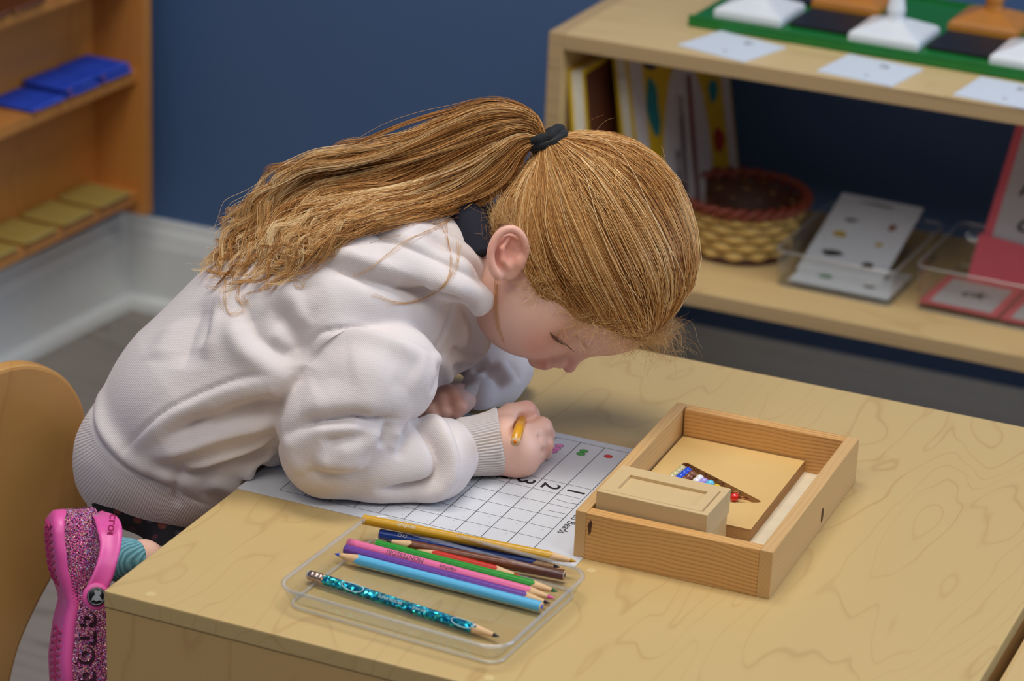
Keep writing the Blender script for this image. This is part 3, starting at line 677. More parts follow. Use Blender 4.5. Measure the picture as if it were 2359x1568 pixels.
tube('ferrule', [(-.0115, 0, 0), (-.008, 0, 0), (-.0075, 0, 0), (-.007, 0, 0), (-.0062, 0, 0), (-.004, 0, 0), (-.0035, 0, 0), (-.003, 0, 0), (.0, 0, 0)], [.0036, .0036, .0032, .0036, .0037, .0037, .0033, .0037, .0037], FER, hp, 20)
tube('eraser', [(-.0138, 0, 0), (-.0134, 0, 0), (-.0125, 0, 0), (-.0112, 0, 0)], [.0014, .0028, .0033, .0033], plain('white_eraser', rgb(222, 220, 214), .7), hp, 16)

# ------------------------------------------------------------------ chairs
CH = thing('child_chair', 'maple child chair with a rounded back the girl kneels on', 'chair', (-.20, .10, 0))
def panel(name, pts_px, anchor, nrm, th, m, parent, bev=.004, off=(0, 0, 0)):
    """pts: view rays cut with an upright plane; the panel gets its thickness behind that plane"""
    n = np.array([math.cos(nrm), math.sin(nrm), 0]); n /= np.linalg.norm(n)
    tdir = np.array([-n[1], n[0], 0]); P = []
    for px, py in pts_px:
        r = ray(px, py); t = ((np.array(anchor) - CAM) @ n) / (r @ n); w = CAM + r * t - np.array(anchor); P.append((w @ tdir, w[2]))
    o = prism(name, P, -th, 0, m, parent, bev)
    Mx = Matrix(((tdir[0], 0, n[0], anchor[0] - off[0]), (tdir[1], 0, n[1], anchor[1] - off[1]), (0, 1, 0, anchor[2] - off[2]), (0, 0, 0, 1)))
    o.data.transform(Mx); return o
def bez(pts, n=8):                          # Catmull-Rom through the points
    P = np.array(pts, float); P = np.vstack([2 * P[0] - P[1], P, 2 * P[-1] - P[-2]]); out = []
    for i in range(1, len(P) - 2):
        for k in range(n):
            t = k / n; a, b, c, d = P[i - 1:i + 3]
            out.append(.5 * ((2 * b) + (-a + c) * t + (2 * a - 5 * b + 4 * c - d) * t * t + (-a + 3 * b - 3 * c + d) * t ** 3))
    out.append(P[-2]); return np.array(out)
anc = at(110, 1000, 2.24); CLOC = (-.20, .10, 0)
outl = bez([(-70, 905), (-30, 870), (20, 848), (80, 842), (140, 862), (178, 905), (198, 960), (206, 1060), (204, 1160), (180, 1240), (140, 1300), (105, 1360), (70, 1430), (42, 1500), (22, 1590), (16, 1700)], 5)
outl = [tuple(p) for p in outl] + [(-160, 1700), (-150, 1100)]
panel('backrest', outl, anc, -.42, .016, CHAIRW, CH, .003, CLOC)
sh = anc[2]

ch2 = thing('child_chair', 'second maple chair at the right edge of the table, only its glossy top rail seen', 'chair', (.682, .24, 0))
CG = wood('chair_maple_glossy', rgb(214, 180, 120), rgb(180, 138, 84), (6, 6, 1.0), 1.6, 6, .2, .18, .1, .6)
boxo('backrest', (-.086, -.20, .30), (-.069, .14, T - .008), CG, ch2, .004)
boxo('seat', (-.066, -.16, .28), (.22, .12, .298), CG, ch2, .004)
for x, y in ((-.05, -.14), (-.05, .10), (.19, -.14), (.19, .10)): boxo('leg', (x - .012, y - .012, 0), (x + .012, y + .012, .281), CG, ch2, .003)

# ------------------------------------------------------------------ implicit surface tools (all in camera axes)
def smin(a, b, k):
    h = np.clip(.5 + .5 * (b - a) / k, 0, 1); return b + (a - b) * h - k * h * (1 - h)
def smax(a, b, k): return -smin(-a, -b, k)
def ell(P, c, r, A=None):
    q = P - c
    if A is not None: q = q @ np.asarray(A).T
    q1 = q / r; k0 = np.sqrt((q1 * q1).sum(1)); q2 = q1 / r; k1 = np.sqrt((q2 * q2).sum(1)) + 1e-9
    return k0 * (k0 - 1) / k1
def cone(P, a, b, ra, rb, zs=1.0, zc=0.0):
    if zs != 1.0:
        P = P.copy(); P[:, 2] = (P[:, 2] - zc) * zs + zc; a = a.copy(); b = b.copy(); a[2] = (a[2] - zc) * zs + zc; b[2] = (b[2] - zc) * zs + zc
    ab = b - a; t = np.clip(((P - a) @ ab) / (ab @ ab + 1e-12), 0, 1)
    return np.linalg.norm(P - a - t[:, None] * ab, axis=1) - (ra + (rb - ra) * t)
def chain(P, pts, k, zs=1.0, zc=0.0):       # pts: (px, py, d, r px)
    f = None
    Q = [(K(a, b, d), r * d / FPX) for a, b, d, r in pts]
    for (a, ra), (b, rb) in zip(Q, Q[1:]):
        g = cone(P, a, b, ra, rb, zs, zc); f = g if f is None else smin(f, g, k)
    return f
def surface(f, lo, hi, h):
    lo = np.array(lo, float); n = np.ceil((np.array(hi) - lo) / h).astype(int) + 1
    B = 10; nb = (n + B - 1) // B; n = nb * B
    F = np.empty(n, np.float32)
    bi = np.stack(np.meshgrid(*[np.arange(k) for k in nb], indexing='ij'), -1).reshape(-1, 3)
    cen = lo + (bi * B + (B - 1) / 2) * h; fc = f(cen); rad = h * B * .87 * 1.35 + .004
    g = np.stack(np.meshgrid(*[np.arange(B)] * 3, indexing='ij'), -1).reshape(-1, 3)
    near = np.abs(fc) < rad
    for (x, y, z), v in zip(bi[~near], fc[~near]): F[x * B:x * B + B, y * B:y * B + B, z * B:z * B + B] = v
    nbk = bi[near]; CH_ = 200
    for s in range(0, len(nbk), CH_):
        blk = nbk[s:s + CH_]; P = (lo + (blk[:, None] * B + g[None]) * h).reshape(-1, 3); v = f(P).reshape(len(blk), B, B, B)
        for (x, y, z), w in zip(blk, v): F[x * B:x * B + B, y * B:y * B + B, z * B:z * B + B] = w
    sg = F < 0
    c = [sg[i:n[0] - 1 + i, j:n[1] - 1 + j, k:n[2] - 1 + k] for i in (0, 1) for j in (0, 1) for k in (0, 1)]
    s = sum(x.astype(np.int8) for x in c); act = (s > 0) & (s < 8); idx = np.full(act.shape, -1, np.int64); I = np.argwhere(act); idx[act] = np.arange(len(I))
    acc = np.zeros((len(I), 3)); cnt = np.zeros(len(I))
    for ax in range(3):
        o1, o2 = [a for a in range(3) if a != ax]
        for p in (0, 1):
            for q in (0, 1):
                a = np.zeros(3, int); a[o1] = p; a[o2] = q; b = a.copy(); b[ax] = 1
                fa = F[tuple((I + a).T)]; fb = F[tuple((I + b).T)]; m = (fa < 0) != (fb < 0); t = np.where(m, fa / (fa - fb + 1e-20), 0)
                pos = np.tile(a.astype(float), (len(I), 1)); pos[:, ax] = t; acc += pos * m[:, None]; cnt += m
    V = lo + (I + acc / cnt[:, None]) * h; Q = []
    for ax in range(3):
        o1, o2 = (ax + 1) % 3, (ax + 2) % 3
        sl0 = [slice(None)] * 3; sl1 = [slice(None)] * 3; sl0[ax] = slice(0, -1); sl1[ax] = slice(1, None)
        ch = sg[tuple(sl0)] != sg[tuple(sl1)]; E_ = np.argwhere(ch)
        E_ = E_[(E_[:, o1] > 0) & (E_[:, o2] > 0) & (E_[:, o1] < n[o1] - 1) & (E_[:, o2] < n[o2] - 1)]
        e1 = np.zeros(3, int); e1[o1] = 1; e2 = np.zeros(3, int); e2[o2] = 1
        q = np.stack([idx[tuple((E_ - e1 - e2).T)], idx[tuple((E_ - e2).T)], idx[tuple(E_.T)], idx[tuple((E_ - e1).T)]], 1)
        fl = sg[tuple(E_.T)]; q[~fl] = q[~fl][:, ::-1]; Q.append(q)
    return V, np.vstack(Q)
def vnormals(V, Q):
    n = np.cross(V[Q[:, 2]] - V[Q[:, 0]], V[Q[:, 3]] - V[Q[:, 1]]); N = np.zeros_like(V)
    for j in range(4): np.add.at(N, Q[:, j], n)
    return N / (np.linalg.norm(N, axis=1)[:, None] + 1e-12)
def relax(V, Q, it, w=.5):
    E_ = np.vstack([Q[:, [0, 1]], Q[:, [1, 2]], Q[:, [2, 3]], Q[:, [3, 0]]])
    deg = np.bincount(E_.ravel(), minlength=len(V)).astype(float)[:, None]
    for _ in range(it):
        A = np.zeros_like(V); np.add.at(A, E_[:, 0], V[E_[:, 1]]); np.add.at(A, E_[:, 1], V[E_[:, 0]]); V = V + w * (A / deg - V)
    return V
def pix(V): return np.stack([CX + FPX * V[:, 0] / V[:, 2], CY - FPX * V[:, 1] / V[:, 2]], 1)
def bvh_of(V, Q): return BVHTree.FromPolygons([tuple(v) for v in V], [tuple(int(i) for i in q) for q in Q])
def cast(bvh, px, py, dflt=None):
    d = Vector(((px - CX) / FPX, -(py - CY) / FPX, 1.0)); h = bvh.ray_cast(Vector((0, 0, 0)), d.normalized())
    return np.array(h[0]) if h[0] is not None else dflt
def resample(pts, step):
    P = bez(pts, 10); s = np.r_[0, np.cumsum(np.linalg.norm(np.diff(P, axis=0), axis=1))]; t = np.linspace(0, s[-1], max(2, int(s[-1] / step)))
    return np.stack([np.interp(t, s, P[:, i]) for i in range(P.shape[1])], 1), t / s[-1]
def fold(V, N, bvh, pts, width, amp, taper=True, flat=0.0):
    """press or raise the cloth along a line on its surface; width and amp in mm"""
    P2, t = resample(pts, 8); L = []; T_ = []
    for (x, y), tt in zip(P2, t):
        h = cast(bvh, x, y)
        if h is not None: L.append(h); T_.append(tt)
    if len(L) < 2: return V
    L = np.array(L); T_ = np.array(T_); w = width / 1000
    lo, hi = L.min(0) - 3 * w, L.max(0) + 3 * w; sel = np.where(((V > lo) & (V < hi)).all(1))[0]
    if not len(sel): return V
    A, B_ = L[:-1], L[1:]; best = np.full(len(sel), 1e9); bt = np.zeros(len(sel))
    for a, b, ta, tb in zip(A, B_, T_[:-1], T_[1:]):
        if np.linalg.norm(b - a) > .03: continue
        ab = b - a; t_ = np.clip(((V[sel] - a) @ ab) / (ab @ ab + 1e-12), 0, 1); d = np.linalg.norm(V[sel] - a - t_[:, None] * ab, axis=1); m = d < best
        best[m] = d[m]; bt[m] = (ta + (tb - ta) * t_)[m]
    g = np.exp(-(best / w) ** 2) if amp > 0 else np.exp(-(best / (w * .85)) ** 1.25)
    if taper: g = g * np.clip(np.sin(np.pi * np.clip(bt, 0.0, 1)) * 1.6, 0, 1)
    V = V.copy(); V[sel] += N[sel] * (g * amp / 1000)[:, None]; return V
def tablecut(P, f, lift=.0012, k=.004):
    """keep the shape out of the table and its paper"""
    Wd = P @ M3 + CAM
    b = np.maximum(np.maximum(Wd[:, 2] - (T + lift), -.003 - Wd[:, 0]), np.maximum(-.003 - Wd[:, 1], Wd[:, 1] - .61))
    return smax(f, -b, k)

# ------------------------------------------------------------------ the girl
GL = (-.08, .17, .245)
girl = thing('person', 'small girl with a red-blonde ponytail and pale pink hoodie bent over her worksheet', 'person', GL)
DT = 2.215                                  # depth of her spine
# hoodie
EL = 2.185; FA = 2.185
def f_torso(P):
    f = chain(P, [(335, 1050, DT, 152), (470, 940, DT, 208), (640, 810, DT, 232), (790, 700, DT, 226), (930, 640, DT, 190), (1010, 640, DT, 130)], .03, .60, DT)
    g = chain(P, [(330, 1070, DT, 128), (440, 1122, DT - .01, 104), (540, 1100, DT, 126)], .02, .62, DT)
    f = smin(f, g, .03)
    f = smin(f, chain(P, [(900, 790, DT - .03, 150), (1040, 770, DT - .01, 88)], .02), .03)          # chest folds under the chin
    return f
def f_hood(P):
    f = chain(P, [(735, 500, DT, 110), (880, 500, DT, 118), (1000, 560, DT - .01, 105)], .02, .75, DT)
    g = chain(P, [(715, 555, DT - .080, 26), (800, 562, DT - .094, 38), (930, 590, DT - .107, 50), (1040, 640, DT - .104, 48), (1105, 690, DT - .090, 34)], .012)
    return smin(f, g, .02)
def f_sleeve_r(P):
    f = chain(P, [(905, 850, 2.105, 108), (840, 890, 2.095, 122), (775, 985, 2.095, 120), (762, 1035, 2.100, 112)], .02)
    g = chain(P, [(762, 1035, 2.102, 110), (880, 1068, 2.108, 86), (985, 1068, 2.118, 86), (1030, 1040, 2.135, 76)], .02)
    return smin(f, g, .006)
def f_sleeve_l(P):
    return chain(P, [(1010, 740, 2.265, 95), (1110, 790, 2.29, 72), (1172, 850, 2.30, 44), (1150, 880, 2.275, 42), (1105, 902, 2.255, 44)], .02)
def f_hoodie(P):
    f = smin(f_torso(P), f_hood(P), .005)
    f = smin(f, f_sleeve_l(P), .015)
    f = smin(f, f_sleeve_r(P), .004)
    # neck opening
    hole = chain(P, [(1010, 590, DT + .01, 95), (1180, 600, DT - .03, 100)], .02)
    f = smax(f, -hole, .006)
    return tablecut(P, f)
lo = K(140, 1290, 2.0); hi = K(1240, 340, 2.42)
V, Q = surface(f_hoodie, (lo[0] - .02, lo[1] - .03, 2.00), (hi[0] + .03, hi[1] + .02, 2.42), .0019)
V = relax(V, Q, 3)
bv = bvh_of(V, Q); N = vnormals(V, Q)
FOLDS = [
 # hood: overhanging lower edge, front seam, opening edge
 ([(700, 585), (780, 612), (870, 648), (960, 672), (1050, 692), (1120, 728)], 7, -7), ([(715, 565), (800, 592), (900, 622), (1000, 650), (1090, 690), (1135, 718)], 10, 5),
 ([(820, 510), (900, 548), (1000, 590), (1080, 630), (1140, 668)], 6, -4), ([(840, 490), (930, 520), (1030, 560), (1100, 610), (1138, 640)], 9, 4),
 ([(900, 470), (980, 500), (1060, 540), (1110, 590)], 4, -2),
 ([(985, 560), (1060, 605), (1135, 655)], 1.6, -1.1), ([(975, 572), (1050, 618), (1132, 668)], 1.6, -1.1),
 # armhole and shoulder seams
 ([(705, 850), (723, 786), (751, 761), (803, 756), (877, 768), (943, 791), (999, 815)], 2.6, -2.6), ([(715, 870), (735, 800), (760, 775), (805, 770), (875, 783), (940, 806), (990, 830)], 9, 5),
 ([(1052, 689), (1036, 730), (1017, 777), (997, 814)], 2.2, -2.0), ([(996, 814), (1024, 842), (1033, 880), (1003, 900)], 6, 3),
 ([(1008, 835), (1010, 870), (985, 905)], 5, -3.5),
 # back and shoulder folds
 ([(700, 840), (690, 790), (655, 735), (620, 700)], 12, -7), ([(640, 640), (680, 700), (705, 760)], 12, 4), ([(690, 640), (700, 700), (730, 745)], 10, -3.5),
 ([(560, 690), (590, 770), (650, 815), (700, 835)], 11, -5), ([(520, 720), (560, 800), (630, 845), (690, 850)], 10, 4), ([(620, 760), (660, 790), (700, 800)], 8, 3),
 ([(470, 690), (440, 760), (420, 850)], 14, -3), ([(400, 740), (360, 830)], 14, 2), ([(545, 660), (500, 700), (490, 760), (470, 830)], 8, 3), ([(515, 690), (478, 740), (465, 800)], 7, -3),
 # side seam
 ([(695, 842), (653, 854), (583, 862), (523, 880), (448, 912), (383, 945), (327, 992), (290, 1034), (280, 1062)], 2.4, -2.4), ([(690, 858), (600, 880), (520, 900), (450, 932), (390, 965), (335, 1010), (300, 1050)], 9, 4),
 ([(680, 880), (600, 905), (520, 935), (450, 975)], 9, 3.5), ([(660, 930), (600, 935), (520, 950), (440, 985), (370, 1010)], 11, -7), ([(655, 975), (580, 985), (500, 1005), (430, 1030), (330, 1060)], 7, 4.5),
 ([(655, 955), (580, 962), (510, 980), (450, 1005)], 6, -3), ([(645, 996), (570, 1034), (504, 1057), (448, 1075), (422, 1070)], 3.5, 3.2), ([(648, 1012), (575, 1052), (510, 1074), (450, 1090), (420, 1084)], 4.5, -5),
 ([(420, 1070), (408, 1100), (402, 1140), (415, 1170)], 4, -2.5), ([(640, 1040), (590, 1060), (570, 1090), (575, 1130)], 7, 4), ([(648, 1056), (610, 1075), (592, 1110)], 6, -5), ([(470, 1110), (520, 1120), (560, 1150)], 8, 3),
 # hem seam and the roll above it
 ([(220, 890), (213, 935), (216, 973), (234, 1020), (278, 1066), (336, 1099), (404, 1127), (453, 1155), (486, 1167)], 2.2, -2.8), ([(232, 880), (228, 940), (236, 985), (262, 1025), (300, 1060), (350, 1082), (410, 1108), (470, 1135)], 8, 3.5),
 ([(330, 1080), (380, 1080), (420, 1100)], 8, -2),
 # sleeve
 ([(655, 1000), (700, 975), (740, 968), (815, 962), (850, 968), (900, 970), (935, 968)], 6, -7), ([(690, 945), (760, 940), (830, 940), (900, 948)], 14, 3), ([(700, 985), (770, 982), (850, 985)], 7, 2.2),
 ([(900, 972), (890, 1000), (872, 1030)], 5, -5), ([(918, 985), (908, 1015), (896, 1040)], 5, 2.2), ([(940, 968), (932, 1010), (915, 1060)], 4, -2.6), ([(890, 978), (862, 1010), (820, 1034), (760, 1050)], 9, 3), ([(850, 1000), (800, 1012), (740, 1022)], 5, -3.5),
 ([(720, 1062), (790, 1070), (850, 1062)], 8, 4), ([(700, 1088), (780, 1092), (850, 1080)], 6, -3), ([(665, 1000), (672, 1050), (700, 1095)], 9, 2),
 ([(940, 960), (980, 990), (1008, 1040), (1010, 1085), (985, 1115), (920, 1130), (860, 1130)], 5, -7), ([(960, 945), (1005, 975), (1035, 1030), (1040, 1085), (1010, 1130), (950, 1145)], 9, 5),
 ([(1030, 965), (1045, 1000), (1052, 1050), (1046, 1095)], 4, -5), ([(800, 850), (850, 840), (900, 845)], 18, 1.5), ([(720, 900), (760, 870), (800, 880)], 16, -1), ([(950, 850), (985, 880), (1000, 920)], 14, 2), ([(900, 870), (940, 900), (960, 940)], 12, -1),
 ([(1060, 700), (1090, 740), (1095, 790), (1070, 830)], 6, -4), ([(1085, 700), (1112, 740), (1118, 790), (1095, 830)], 6, 3.5), ([(1108, 720), (1130, 765), (1128, 805)], 5, -4), ([(1040, 800), (1080, 820), (1120, 815)], 5, -4), ([(1030, 850), (1080, 850), (1130, 835)], 6, -4),
 # far sleeve
 ([(1110, 850), (1140, 865), (1160, 895)], 6, -4), ([(1140, 835), (1165, 855), (1185, 885)], 6, 3), ([(1165, 840), (1190, 850), (1200, 880)], 4, -3),
]
for pts, w, a in FOLDS: V = fold(V, N, bv, pts, w, a * (1.35 if a > 0 else 1.6))
V = relax(V, Q, 1, .4)
Wv = k2w(V); inb = (Wv[:, 2] < T + .0011) & (Wv[:, 0] > -.003) & (Wv[:, 1] > -.003) & (Wv[:, 1] < .61); Wv[inb & (Wv[:, 2] > T - .01), 2] = T + .0011
V = w2k(Wv)
FAB = NT('hoodie_fleece'); v = FAB.coord('Object', (1, 1, 1)); n1 = FAB.noise(v, 900, 2); n2 = FAB.noise(v, 9, 2)
FAB.color(FAB.mix(n2, rgb(220, 209, 207), rgb(228, 219, 218))); FAB.v(FAB.b, 'Roughness', .9); FAB.v(FAB.b, 'Sheen Weight', .35); FAB.v(FAB.b, 'Sheen Roughness', .5); FAB.v(FAB.b, 'Sheen Tint', rgb(240, 230, 228))
at_ = FAB.n('ShaderNodeAttribute', attribute_name='rib'); ac = FAB.n('ShaderNodeAttribute', attribute_name='ribc')
sn = FAB.math('SINE', FAB.math('MULTIPLY', ac.outputs['Fac'], 6.2832)); ribh = FAB.math('MULTIPLY', sn, at_.outputs['Fac'])
kn = FAB.n('ShaderNodeTexWave', wave_type='BANDS', bands_direction='DIAGONAL'); FAB.l(v, kn.inputs['Vector']); FAB.v(kn, 'Scale', 300); FAB.v(kn, 'Distortion', 1.5); FAB.v(kn, 'Detail Scale', 3.0)
FAB.bump(FAB.math('ADD', FAB.math('ADD', FAB.math('MULTIPLY', n1, .5), FAB.math('MULTIPLY', kn.outputs['Fac'], .22)), FAB.math('MULTIPLY', ribh, .5)), .55, .0006); FAB = FAB.m
hood_o = mesh_obj('hoodie', k2w(V), Q, FAB, girl, True, GL)
# ribbed hem: below the hem seam
HP, _ = resample([(180, 880), (213, 935), (216, 973), (234, 1020), (278, 1066), (336, 1099), (404, 1127), (453, 1155), (500, 1175), (560, 1200)], 6)
uv = pix(V); ribm = np.zeros(len(V)); ribc = np.zeros(len(V))
seg = HP[1:] - HP[:-1]; sl = np.r_[0, np.cumsum(np.linalg.norm(seg, axis=1))]
cand = np.where((uv[:, 0] < 620) & (uv[:, 1] > 860))[0]; best = np.full(len(cand), 1e9); side = np.zeros(len(cand)); arc = np.zeros(len(cand))
for i, (a, s_) in enumerate(zip(HP[:-1], seg)):
    r_ = uv[cand] - a; t = np.clip((r_ @ s_) / (s_ @ s_), 0, 1); d = np.linalg.norm(r_ - t[:, None] * s_, axis=1); m = d < best
    best[m] = d[m]; side[m] = (s_[0] * r_[:, 1] - s_[1] * r_[:, 0])[m]; arc[m] = (sl[i] + t * np.linalg.norm(s_))[m]
ribm[cand] = ((side > 0) & (best > 3)).astype(float); ribc[cand] = arc / 5.2
for nm, dat in (('rib', ribm), ('ribc', ribc)):
    a_ = hood_o.data.attributes.new(nm, 'FLOAT', 'POINT'); a_.data.foreach_set('value', dat.astype(np.float32))
bv_h = bvh_of(V, Q)

# cuffs: lofted tubes with knitted ribs
CUFF = plain('cuff_rib_knit', rgb(214, 203, 197), .95, .04, 700)
def cuff(name, rows, ribs, depth):
    """rows: (px, py, d, ra px across, rb px along view, axis angle deg)"""
    V, F = [], []; n = ribs * 6
    for (px, py, d, ra, rb, an, amp) in rows:
        c = K(px, py, d); s = d / FPX; ax = np.array([math.cos(math.radians(an)), math.sin(math.radians(an)), 0])
        for k in range(n):
            th = 2 * math.pi * k / n; q = 1 + amp * (abs(math.sin(th * ribs / 2)) - .5)
            V.append(c + ax * ra * s * q * math.cos(th) + np.array([0, 0, 1]) * rb * s * q * math.sin(th))
    m = len(rows)
    for i in range(m - 1):
        for k in range(n): F.append((i * n + k, i * n + (k + 1) % n, (i + 1) * n + (k + 1) % n, (i + 1) * n + k))
    V = k2w(np.array(V)); fl = (V[:, 2] < T + .0012) & (V[:, 0] > 0); V[fl, 2] = T + .0012
    return mesh_obj(name, V, F, CUFF, girl, True, GL)
cuff('cuff', [(1036, 1030, 2.138, 64, 64, 80, .0), (1048, 1030, 2.138, 70, 66, 80, .02), (1062, 1029, 2.140, 69, 64, 81, .05), (1090, 1026, 2.143, 70, 63, 84, .06), (1120, 1021, 2.147, 73, 64, 88, .06), (1140, 1018, 2.152, 76, 65, 94, .06), (1151, 1016, 2.152, 77, 65, 98, .05), (1157, 1015, 2.152, 75, 62, 99, .02), (1156, 1015, 2.152, 68, 56, 99, .0), (1135, 1018, 2.150, 60, 50, 95, .0)], 64, .1)
cuff('cuff', [(1100, 905, 2.255, 40, 42, 65, .0), (1088, 908, 2.252, 44, 44, 63, .05), (1070, 914, 2.247, 43, 42, 60, .06), (1050, 921, 2.242, 40, 40, 58, .05), (1044, 923, 2.241, 36, 36, 58, .0), (1060, 918, 2.245, 31, 31, 58, .0)], 44, .1)
# dark collar of the shirt below
NAVY = plain('navy_shirt', rgb(30, 32, 48), .9, .2, 400)
P2, _ = resample([(1045, 452), (1075, 490), (1098, 540), (1112, 590)], 6)
tube('shirt_collar', k2w([K(x, y, DT - .045 - .02 * i / len(P2)) for i, (x, y) in enumerate(P2)]), [.010 + .004 * math.sin(3.1 * i / len(P2)) for i in range(len(P2))], NAVY, girl, 14, off=GL)
P2, _ = resample([(1060, 470), (1120, 500), (1150, 560)], 6)
tube('shirt_collar', k2w([K(x - 25, y, DT - .01) for x, y in P2]), .02, NAVY, girl, 14, off=GL)

def biggest(V, Q):
    lab = np.arange(len(V))
    while True:
        m = lab[Q].min(1); new = lab.copy()
        for j in range(4): np.minimum.at(new, Q[:, j], m)
        new = new[new]
        if (new == lab).all(): break
        lab = new
    u, c = np.unique(lab, return_counts=True)
    keep = lab == u[c.argmax()]; idx = np.cumsum(keep) - 1
    return V[keep], idx[Q[keep[Q[:, 0]]]]
# head, neck, trunk, arms, hands and lower leg: one continuous skin
H0 = K(1370, 560, 2.172)
def f_headonly(P):
    f = ell(P, K(1375, 556, 2.172), np.array([.0705, .0800, .0665]))
    f = smin(f, ell(P, K(1430, 612, 2.172), np.array([.0545, .0545, .0640])), .012)
    f = smin(f, ell(P, K(1255, 605, 2.168), np.array([.0420, .0560, .0580])), .02)
    f = smin(f, ell(P, K(1398, 706, 2.174), np.array([.0405, .0380, .0540])), .014)
    return f
def f_face(P):
    f = ell(P, K(1236, 724, 2.166), np.array([.0340, .0350, .0500]))
    f = smin(f, ell(P, K(1180, 700, 2.178), np.array([.0300, .0340, .0440])), .015)
    f = smin(f, cone(P, K(1345, 790, 2.180), K(1313, 836, 2.184), .0060, .0050), .010)
    f = smin(f, ell(P, K(1311, 844, 2.184), np.array([.0050, .0050, .0060])), .004)
    f = smin(f, ell(P, K(1290, 832, 2.176), np.array([.0052, .0058, .0048])), .004)
    f = smin(f, ell(P, K(1256, 838, 2.178), np.array([.0060, .0050, .0085])), .006)
    f = smin(f, ell(P, K(1234, 832, 2.180), np.array([.0055, .0050, .0080])), .005)
    return f
RIMP = [tuple(q) for q in bez([(1205, 610, 2.110, 7), (1213, 580, 2.107, 8), (1205, 548, 2.104, 9), (1183, 528, 2.102, 9), (1155, 534, 2.101, 9), (1136, 560, 2.101, 9), (1130, 590, 2.102, 9), (1136, 618, 2.104, 10), (1148, 636, 2.107, 12)], 3)]
def f_ear(P):
    f = ell(P, K(1170, 588, 2.112), np.array([.0135, .0195, .0070]))
    f = smax(f, -ell(P, K(1184, 578, 2.101), np.array([.0088, .0108, .0066])), .002)
    rim = chain(P, RIMP, .0015)
    f = smin(f, rim, .003)
    f = smin(f, chain(P, [(1172, 548, 2.105, 5), (1156, 572, 2.102, 6), (1158, 600, 2.103, 6), (1172, 616, 2.106, 6)], .002), .003)
    f = smin(f, ell(P, K(1196, 604, 2.108), np.array([.0042, .0060, .0040])), .003)
    return f
def f_head(P):
    f = smin(f_headonly(P), f_face(P), .016)
    f = smax(f, -ell(P, K(1304, 786, 2.128), np.array([.0085, .0060, .0085])), .008)
    f = smin(f, ell(P, K(1281, 778, 2.1475), np.array([.0100, .0092, .0092])), .0045)
    f = smax(f, -chain(P, [(1262, 760, 2.136, 2.2), (1276, 776, 2.1355, 2.4), (1292, 789, 2.137, 2.4), (1308, 798, 2.142, 2)], .001), .0016)   # closed lid line
    f = smax(f, -chain(P, [(1270, 840, 2.172, 3), (1276, 838, 2.166, 3), (1280, 828, 2.160, 3)], .002), .003)          # side of the nose wing
    f = smax(f, -chain(P, [(1246, 846, 2.172, 2.2), (1238, 838, 2.160, 2.2), (1226, 828, 2.152, 1.6)], .002), .003)    # mouth line
    f = smin(f, f_ear(P), .004)
    return f
def f_hand_r(P):
    c = lambda pts, k=.003: chain(P, pts, k)
    palm = c([(1120, 1020, 2.152, 50), (1165, 1018, 2.154, 55), (1190, 1036, 2.156, 54), (1214, 1024, 2.162, 44)], .012)
    palm = smin(palm, c([(1160, 1045, 2.156, 44), (1195, 1062, 2.156, 34)], .01), .01)
    f = smin(palm, c([(1204, 998, 2.158, 28), (1246, 986, 2.164, 26), (1257, 1000, 2.180, 21), (1250, 1032, 2.200, 16)]), .0035)
    f = smin(f, c([(1214, 1028, 2.160, 26), (1254, 1022, 2.167, 21), (1254, 1042, 2.183, 17), (1240, 1062, 2.197, 14)]), .0022)
    f = smin(f, c([(1208, 1050, 2.158, 24), (1238, 1050, 2.167, 18), (1232, 1068, 2.180, 14)]), .0022)
    f = smin(f, c([(1196, 1066, 2.157, 21), (1218, 1072, 2.165, 16), (1214, 1080, 2.176, 12)]), .0022)
    th = c([(1140, 978, 2.160, 30), (1178, 956, 2.164, 26), (1212, 946, 2.168, 21.5), (1222, 956, 2.176, 19), (1216, 985, 2.188, 16), (1212, 1004, 2.196, 12)], .005)
    f = smin(f, th, .0025)
    f = smax(f, -c([(1186, 1000, 2.130, 9), (1194, 980, 2.146, 10), (1202, 966, 2.158, 9), (1216, 964, 2.156, 6), (1234, 956, 2.160, 4)], .002), .005)
    f = smax(f, -c([(1236, 1010, 2.149, 3), (1256, 1005, 2.152, 3), (1274, 1003, 2.160, 4)], .002), .004)
    f = smax(f, -c([(1244, 1036, 2.150, 3), (1262, 1038, 2.160, 4)], .002), .004)
    return f
def f_hand_l(P):
    c = lambda pts, k=.003: chain(P, pts, k)
    f = c([(1095, 905, 2.255, 26), (1050, 922, 2.240, 32), (1015, 925, 2.232, 34)], .01)
    f = smin(f, c([(1020, 900, 2.228, 22), (1042, 912, 2.214, 19), (1058, 936, 2.208, 19), (1050, 950, 2.208, 17)]), .003)
    f = smin(f, c([(1000, 912, 2.226, 24), (1018, 924, 2.212, 21), (1024, 948, 2.206, 18)]), .0025)
    f = smin(f, c([(985, 925, 2.226, 22), (992, 945, 2.208, 18), (1000, 960, 2.204, 15)]), .0025)
    f = smin(f, c([(970, 935, 2.228, 20), (975, 955, 2.212, 16)]), .0025)
    return f
